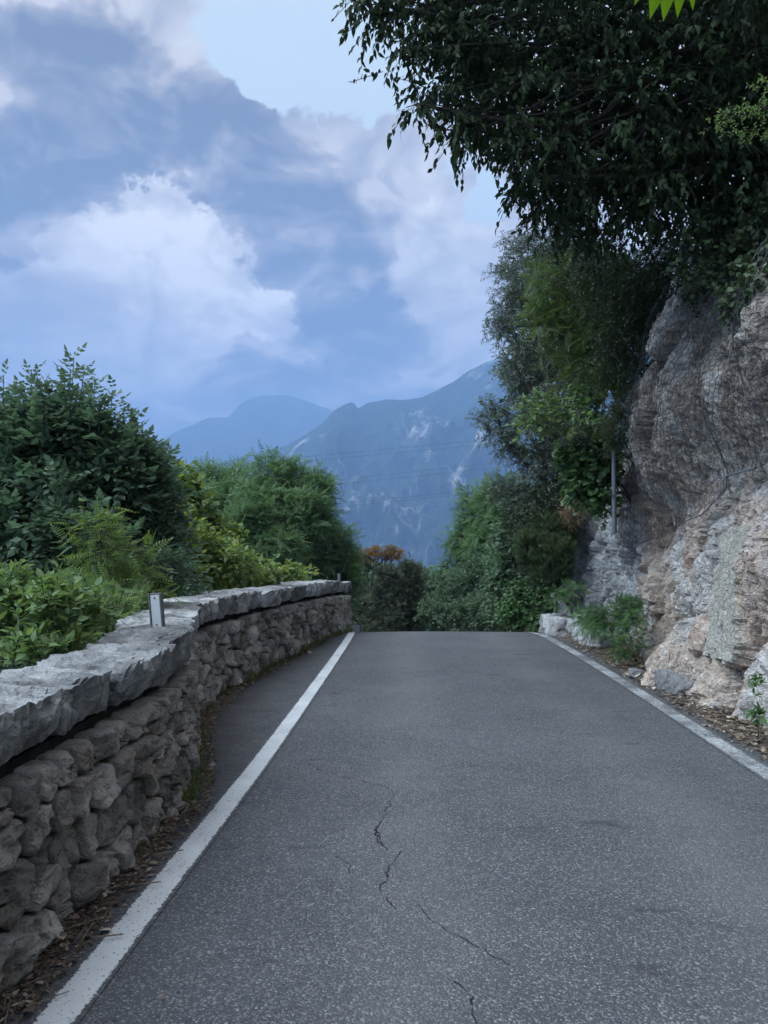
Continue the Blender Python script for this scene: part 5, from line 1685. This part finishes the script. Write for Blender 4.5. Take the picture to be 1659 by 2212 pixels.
def netting():
    T = thing('rockfall_net', 'grey hexagonal wire net draped over the upper cliff', 'netting', (3.6, 9, 2))
    b = np.array([3.6, 9, 2.0])
    pts = [(1330, 1190), (1384, 1200), (1425, 1172), (1458, 1154), (1500, 1138), (1546, 1112), (1570, 1075), (1594, 1031), (1630, 1024), (1657, 1022)]
    low = []
    for u, v in pts:
        h = cliff_hit(u, v)
        if h:
            low.append(h)
    low = sorted(low)
    ly = np.array([p[0] for p in low])
    lz = np.array([p[1] for p in low])
    # taut surface: lies on the proudest points of the rock around it
    ys = np.arange(5.0, 13.2, 0.06)
    zs = np.arange(0.8, 6.8, 0.06)
    Yg, Zg = np.meshgrid(ys, zs, indexing='ij')
    A = cliff_at(Yg, Zg)
    k = 4
    B = A.copy()
    for _ in range(k):
        P_ = np.pad(B, 1, mode='edge')
        B = np.min([P_[1 + i:P_.shape[0] - 1 + i, 1 + j:P_.shape[1] - 1 + j] for i in (-1, 0, 1) for j in (-1, 0, 1)], axis=0)
    for _ in range(8):
        P_ = np.pad(B, 1, mode='edge')
        B = np.mean([P_[1 + i:P_.shape[0] - 1 + i, 1 + j:P_.shape[1] - 1 + j] for i in (-1, 0, 1) for j in (-1, 0, 1)], axis=0)
    B = np.minimum(B, A - 0.012)

    def net_x(y, z):
        i = np.clip((y - ys[0]) / 0.06, 0, len(ys) - 1.001)
        j = np.clip((z - zs[0]) / 0.06, 0, len(zs) - 1.001)
        i0, j0 = np.floor(i).astype(int), np.floor(j).astype(int)
        a, c = i - i0, j - j0
        return B[i0, j0] * (1 - a) * (1 - c) + B[i0 + 1, j0] * a * (1 - c) + B[i0, j0 + 1] * (1 - a) * c + B[i0 + 1, j0 + 1] * a * c
    cw, chh = 0.125, 0.155        # hexagon width and height
    E0, E1 = [], []
    rg = np.random.default_rng(9)
    nz = int(5.6 / (chh * 0.75))
    ny = int(8.0 / cw)

    def nd(i, j, up):
        # zigzag lattice nodes
        y = 5.1 + (i + 0.5 * (j % 2)) * cw
        z = 0.9 + j * chh * 0.75 + (chh * 0.25 if up else 0)
        return y, z
    for j in range(nz):
        for i in range(ny):
            y0, z0 = nd(i, j, True)        # top of lower v
            yl, zl = y0 - cw / 2, z0 - chh * 0.25
            yr, zr = y0 + cw / 2, z0 - chh * 0.25
            yt, zt = y0, z0 + chh * 0.5
            E0 += [(yl, zl), (yr, zr), (y0, z0)]
            E1 += [(y0, z0), (y0, z0), (yt, zt)]
    E0, E1 = np.array(E0), np.array(E1)

    def warp(e):
        y, z = e[:, 0], e[:, 1]
        dy = np.array([0.05 * mn.noise((a * 0.9, c * 0.9, 0.3)) + 0.012 * mn.noise((a * 7, c * 7, 2.3)) for a, c in e])
        dz = np.array([0.07 * mn.noise((a * 0.7, c * 0.7, 8.3)) + 0.012 * mn.noise((a * 7, c * 7, 5.3)) for a, c in e])
        return y + dy, z + dz
    y0, z0 = warp(E0)
    y1, z1 = warp(E1)
    lim = np.interp((y0 + y1) / 2, ly, lz, left=lz[0], right=2.0)
    mid = (z0 + z1) / 2
    ok = (mid > lim) & (mid < 6.2) & (y0 < 12.7) & (y0 > 5.2)
    y0, z0, y1, z1 = y0[ok], z0[ok], y1[ok], z1[ok]
    a = np.stack([net_x(y0, z0), y0, z0], 1)
    c = np.stack([net_x(y1, z1), y1, z1], 1)
    v, f = prisms(a, c, 0.0030)
    o = obj('wire_mesh', fast_mesh('wire_mesh', v - b, f), M['wire'], T)
    o['kind'] = 'stuff'
    yy = np.linspace(ly[0] + 0.05, min(ly[-1], 12.3), 60)
    zz = np.interp(yy, ly, lz)
    v, f = tube(np.stack([net_x(yy, zz) - 0.02, yy, zz], 1), 0.0065, 6)
    cb = obj('edge_cable', fast_mesh('edge_cable', v - b, f, smooth=True), M['wire'], T)
    # brace wires crossing the face
    for (u0, v0, u1, v1) in [(1560, 640, 1450, 720), (1545, 760, 1659, 740), (1455, 800, 1520, 765), (1594, 1031, 1500, 1140)]:
        h0, h1 = cliff_hit(min(u0, 1655), v0), cliff_hit(min(u1, 1655), v1)
        if not (h0 and h1):
            continue
        t = np.linspace(0, 1, 14)
        yb = h0[0] + (h1[0] - h0[0]) * t
        zb = h0[1] + (h1[1] - h0[1]) * t - 0.05 * np.sin(math.pi * t)
        v, f = tube(np.stack([net_x(yb, zb) - 0.015, yb, zb], 1), 0.003, 5)
        obj('brace_wire', fast_mesh('brace_wire', v - b, f, smooth=True), M['wire'], T)
    # steel bar where the cable is anchored at the near end
    h0, h1 = cliff_hit(1622, 1027), cliff_hit(1657, 1022)
    p0 = np.array([float(net_x(np.array(h0[0]), np.array(h0[1]))) - 0.04, h0[0], h0[1]])
    p1 = np.array([float(net_x(np.array(h1[0]), np.array(h1[1]))) - 0.02, h1[0] - 0.3, h1[1] + 0.02])
    v, f = tube(np.stack([p0, (p0 + p1) / 2, p1]), 0.013, 8)
    obj('anchor_bar', fast_mesh('anchor_bar', v - b, f, smooth=True), M['steel'], T)
    # steel post behind the shoulder of rock
    top, bot = P(1326, 975, 11.5), P(1327, 1150, 11.5)
    q = thing('steel_post', 'upright grey steel post at the left edge of the wire net', 'post', bot)
    v, f = tube(np.stack([bot, (bot + top) / 2, top]) - bot, 0.036, 14)
    obj('shaft', fast_mesh('shaft', v, f, smooth=True), M['steel'], q)
    v, f = tube(np.array([top - bot, top - bot + [0, 0, 0.012], top - bot + [0, 0, 0.016]]), [0.040, 0.040, 0.001], 14)
    obj('cap', fast_mesh('cap', v, f), M['steel'], q)


def box_mesh(name, x0, x1, y0, y1, z0, z1, bev=0.0):
    import bmesh
    bm = bmesh.new()
    bmesh.ops.create_cube(bm, size=1.0)
    for v in bm.verts:
        v.co = Vector((x0 + (v.co.x + 0.5) * (x1 - x0), y0 + (v.co.y + 0.5) * (y1 - y0), z0 + (v.co.z + 0.5) * (z1 - z0)))
    if bev:
        bmesh.ops.bevel(bm, geom=bm.edges[:], offset=bev, segments=2, affect='EDGES')
    me = bpy.data.meshes.new(name)
    bm.to_mesh(me)
    bm.free()
    return me


def reflector(loc, rot, scale, label):
    G = 'reflector posts on the stone wall'
    T = thing('reflector_post', label, 'reflector', loc, G)
    T.rotation_euler = rot
    T.scale = (scale, scale, scale)
    w, h, t = 0.094, 0.245, 0.03
    # folded sheet body, open frame around the plate
    obj('frame', box_mesh('frame', -w / 2, w / 2, 0, t, -0.03, h, 0.004), M['darkgrey'], T)
    pl = obj('reflector_plate', box_mesh('reflector_plate', -w / 2 + 0.014, w / 2 - 0.012, -0.004, 0.002, 0.012, h - 0.014, 0.0015), M['reflect'], T)
    obj('rim', box_mesh('rim', w / 2 - 0.010, w / 2, -0.010, 0.004, 0.0, h, 0.002), M['darkgrey'], T)
    obj('rim', box_mesh('rim', -w / 2, -w / 2 + 0.011, -0.010, 0.004, 0.0, h, 0.002), M['darkgrey'], T)
    for z in (0.03, h - 0.032):
        v, f = tube([(0, -0.004, z), (0, -0.008, z), (0, -0.0085, z)], [0.006, 0.006, 0.0005], 10)
        obj('screw', fast_mesh('screw', v, f), M['screw'], pl)
    v, f = tube([(0, 0.015, -0.03), (0, 0.015, -0.09)], 0.012, 8)
    obj('foot', fast_mesh('foot', v, f), M['darkgrey'], T)
    return T


def posts():
    p = P(340, 1362, 5.25)
    p[2] = 0.985
    reflector(p, (R(3), R(-4.5), R(-14)), 1.0, 'grey reflector post tilted on the wall coping in the middle')
    p2 = P(733, 1258, 14.9)
    reflector((p2[0], p2[1], float(p2[2])), (0, R(0.5), R(58)), 0.72, 'small pale reflector post on the far end of the wall')
    # small galvanised bracket beyond the crest
    T = thing('metal_bracket', 'small grey metal bracket low beside the far wall end', 'bracket', P(770, 1366, 16.6))
    obj('plate', box_mesh('plate', -0.10, 0.10, 0, 0.012, 0.0, 0.16, 0.003), M['reflect'], T)
    obj('flange', box_mesh('flange', 0.075, 0.105, -0.05, -0.001, -0.1, 0.21, 0.003), M['steel'], T)
    obj('leg', box_mesh('leg', -0.03, 0.03, 0.013, 0.06, -0.4, 0.16, 0.003), M['steel'], T)


def cables():
    G = 'overhead power cables across the valley'
    pairs = [((375, 1014), (1026, 953), 'uppermost thin power cable crossing the blue mountain'), ((375, 1024), (1026, 963), 'second thin power cable from the top, close under the first'),
             ((713, 1039), (1074, 1000), 'third thin power cable, upper of the middle pair'), ((713, 1049), (1074, 1011), 'fourth thin power cable, lower of the middle pair'),
             ((713, 1091), (1058, 1057), 'fifth thin power cable, upper of the lowest pair'), ((713, 1098), (1058, 1063), 'lowest thin power cable across the mountain')]
    D = 190.0
    for (a, b, lab) in pairs:
        sl = (b[1] - a[1]) / (b[0] - a[0])
        us = np.linspace(140, 1420, 40)
        vs = a[1] + sl * (us - a[0]) + 10 * (((us - 780) / 640) ** 2 - 0.1) * -1.0 * -1.0 - 8 * ((us - 780) / 640) ** 2
        pts = np.array([P(u, v, D + 0.02 * (u - 700)) for u, v in zip(us, vs)])
        b0 = pts[20].copy()
        v, f = tube(pts - b0, 0.02, 5)
        o = obj('power_cable', fast_mesh('power_cable', v, f, smooth=True), M['cable'])
        o.location = tuple(b0)
        tag(o, lab, 'cable', G, 'thing')


# ------------------------------------------------------------------ verges, litter, grass
def verges():
    # left strip of soil between wall and asphalt
    def strip(name, ys, xa, xb, zf, label):
        n = 9
        V = []
        for y, a, b in zip(ys, xa, xb):
            jag = 0.05 * mn.fractal((y * 5, a, 0.7), 0.8, 2.0, 5)
            for q, t in enumerate(np.linspace(0, 1, n)):
                x = a + (b + jag - a) * t
                z = float(road_z(y)) + zf(t) + 0.012 * mn.noise((x * 9, y * 9, 0.2)) * (1 - t)
                V.append((x, y, z))
        o = obj(name, fast_mesh(name, V, grid_faces(len(ys), n), smooth=True), M['soil'])
        tag(o, label, 'verge', kind='structure')
        return o
    yl = np.arange(1.0, 16.3, 0.06)
    wx = curve_x(WC[WC[:, 1] < 16.5], yl)
    lx = curve_x(LL, yl)
    edge = interp(yl, [(1, -1.28), (2.5, -1.17), (3.4, -1.09), (4.2, -1.06), (4.8, -1.10), (5.4, -1.20), (6.2, -1.42), (7.5, -1.60), (9, -1.56), (12, -1.14), (14.5, -0.80), (16.3, -0.66)])
    strip('left_verge', yl, wx - 0.10, np.minimum(edge, lx - 0.10), lambda t: 0.035 * (1 - t) ** 1.5 - 0.028 + 0.012 * (1 - t) - 0.004 * t ** 6 + 0.004, 'dark soil and litter strip along the foot of the wall')
    yr = np.arange(2.5, 16.0, 0.06)
    cxv = interp(yr, CLIFF_BASE)
    rx = curve_x(RL, yr)
    strip('right_verge', yr, cxv + 0.35, rx + interp(yr, [(2.5, 0.16), (7, 0.15), (9, 0.16), (12, 0.2), (16, 0.12)]), lambda t: 0.05 * (1 - t) - 0.022, 'brown litter covered strip along the foot of the cliff')

    rg = np.random.default_rng(33)

    def scatter(n, samp, smin, smax, tpl, pale):
        pos, d, nr, sz, ti = [], [], [], [], []
        for _ in range(n):
            x, y, z = samp()
            pos.append((x, y, z))
            a = rg.uniform(0, 2 * math.pi)
            d.append((math.cos(a), math.sin(a), rg.normal(0.08, 0.2)))
            nr.append((rg.normal(0, 0.4), rg.normal(0, 0.4), 1))
            sz.append(rg.uniform(smin, smax) * (1.5 if rg.random() < 0.06 else 1))
            ti.append(min(1, rg.beta(1.6, 2.6) + pale))
        return leaf_arrays(tpl, np.array(pos), np.array(d), np.array(nr), np.array(sz), np.array(ti))

    def left_s():
        y = 1.6 + 14.5 * rg.random() ** 1.7
        w0 = float(curve_x(WC[WC[:, 1] < 16.5], y)) + 0.01
        e = float(interp(y, [(1, -1.28), (2.5, -1.16), (3.4, -1.06), (4.2, -1.02), (4.8, -1.06), (5.4, -1.16), (6.2, -1.36), (7.5, -1.56), (9, -1.52), (12, -1.10), (14.5, -0.78), (16.3, -0.64)]))
        t = rg.random() ** 1.25
        x = w0 + (min(e, float(curve_x(LL, y)) - 0.12) - w0) * t
        return x, y, float(road_z(y)) + 0.022 * (1 - t) + rg.uniform(0, 0.012) - 0.014

    def right_s():
        y = 3.0 + 12.5 * rg.random()
        a = float(curve_x(RL, y)) + 0.16
        b = float(interp(y, CLIFF_BASE)) - 0.02
        t = rg.random() ** 0.8
        x = a - 0.05 + (b - a + 0.1) * t
        return x, y, float(road_z(y)) + 0.03 * t - 0.012 + rg.uniform(0, 0.012)

    def stray():
        y = 2.3 + 12 * rg.random()
        x = float(curve_x(LL, y)) + rg.choice([-0.3, -0.1, 0.05, 0.2]) + rg.normal(0, 0.12) if rg.random() < 0.7 else rg.uniform(-0.6, 2.6)
        return x, y, 0.004

    def litter(name, parts, label):
        V = np.concatenate([p[0] for p in parts])
        o, fs = 0, []
        for p in parts:
            fs.append(p[1] + o)
            o += len(p[0])
        ob = obj(name, fast_mesh(name, V, np.concatenate(fs), attrs={'tint': np.concatenate([p[2] for p in parts])}), M['litter'])
        tag(ob, label, 'leaf litter', kind='stuff')
    litter('leaf_litter', [scatter(6500, left_s, 0.012, 0.034, 'small', 0.0), scatter(2600, left_s, 0.02, 0.055, 'lance', 0.02), scatter(350, left_s, 0.03, 0.06, 'round', 0.25), scatter(45, stray, 0.012, 0.03, 'small', 0.2)], 'brown dry leaf litter along the foot of the wall')
    litter('leaf_litter', [scatter(5200, right_s, 0.018, 0.05, 'small', 0.12), scatter(1500, right_s, 0.03, 0.07, 'lance', 0.1), scatter(300, right_s, 0.04, 0.08, 'round', 0.3)], 'paler dry leaf litter along the foot of the cliff')
    # twigs among the litter
    a, b, rr = [], [], []
    for k in range(420):
        x, y, z = left_s() if rg.random() < 0.7 else right_s()
        an = rg.uniform(0, math.pi)
        L = rg.uniform(0.04, 0.2)
        a.append((x, y, z + 0.012))
        b.append((x + math.cos(an) * L * 0.8, y + math.sin(an) * L, z + 0.012 + rg.uniform(-0.004, 0.012)))
        rr.append(rg.uniform(0.0012, 0.004))
    v, f = prisms(a, b, rr)
    o = obj('fallen_twigs', fast_mesh('fallen_twigs', v, f), M['twig_dry'])
    tag(o, 'thin dry twigs lying among the litter on both verges', 'twigs', kind='stuff')
    # grass tufts at the foot of the wall
    pos, d, nr, sz, ti = [], [], [], [], []

    def tufts(spots):
        for (y0, y1, n, s) in spots:
            for _ in range(n):
                y = rg.uniform(y0, y1)
                x = float(curve_x(WC[WC[:, 1] < 16.5], y)) + 0.03 + abs(rg.normal(0, 0.05))
                pos.append((x, y, float(road_z(y)) - 0.01))
                d.append((rg.normal(0.35, 0.3), rg.normal(0, 0.3), 1.0))
                nr.append((1, rg.normal(), 0.1))
                sz.append(s * rg.uniform(0.5, 1.3))
                ti.append(rg.random())
    tufts([(4.6, 6.6, 260, 0.11), (6.6, 9.0, 110, 0.08), (9.0, 16.0, 420, 0.12), (3.9, 4.4, 40, 0.06)])
    V, F, t_ = leaf_arrays('grass', np.array(pos), np.array(d), np.array(nr), np.array(sz), np.array(ti))
    o = obj('grass', fast_mesh('grass', V, F, attrs={'tint': t_}), M['lf_grass'])
    tag(o, 'scruffy green grass along the foot of the stone wall', 'grass', kind='stuff')


rocks()
netting()
posts()
cables()
verges()


# ------------------------------------------------------------------ haze
def haze():
    m = bpy.data.materials.new('haze')
    m.use_nodes = True
    t = NT(m.node_tree)
    out = t.new('ShaderNodeOutputMaterial')
    pv = t.new('ShaderNodeVolumePrincipled')
    pv.inputs['Color'].default_value = (0.37, 0.59, 1.0, 1)
    pv.inputs['Density'].default_value = 2.35e-4
    pv.inputs['Anisotropy'].default_value = 0.0
    t.link(pv.outputs[0], out.inputs['Volume'])
    o = obj('haze', box_mesh('haze', -9300, 9300, -9300, 9300, -172, 1800), m)
    tag(o, 'blue evening haze filling the valley air', 'haze', kind='stuff')
    o.visible_shadow = True


haze()
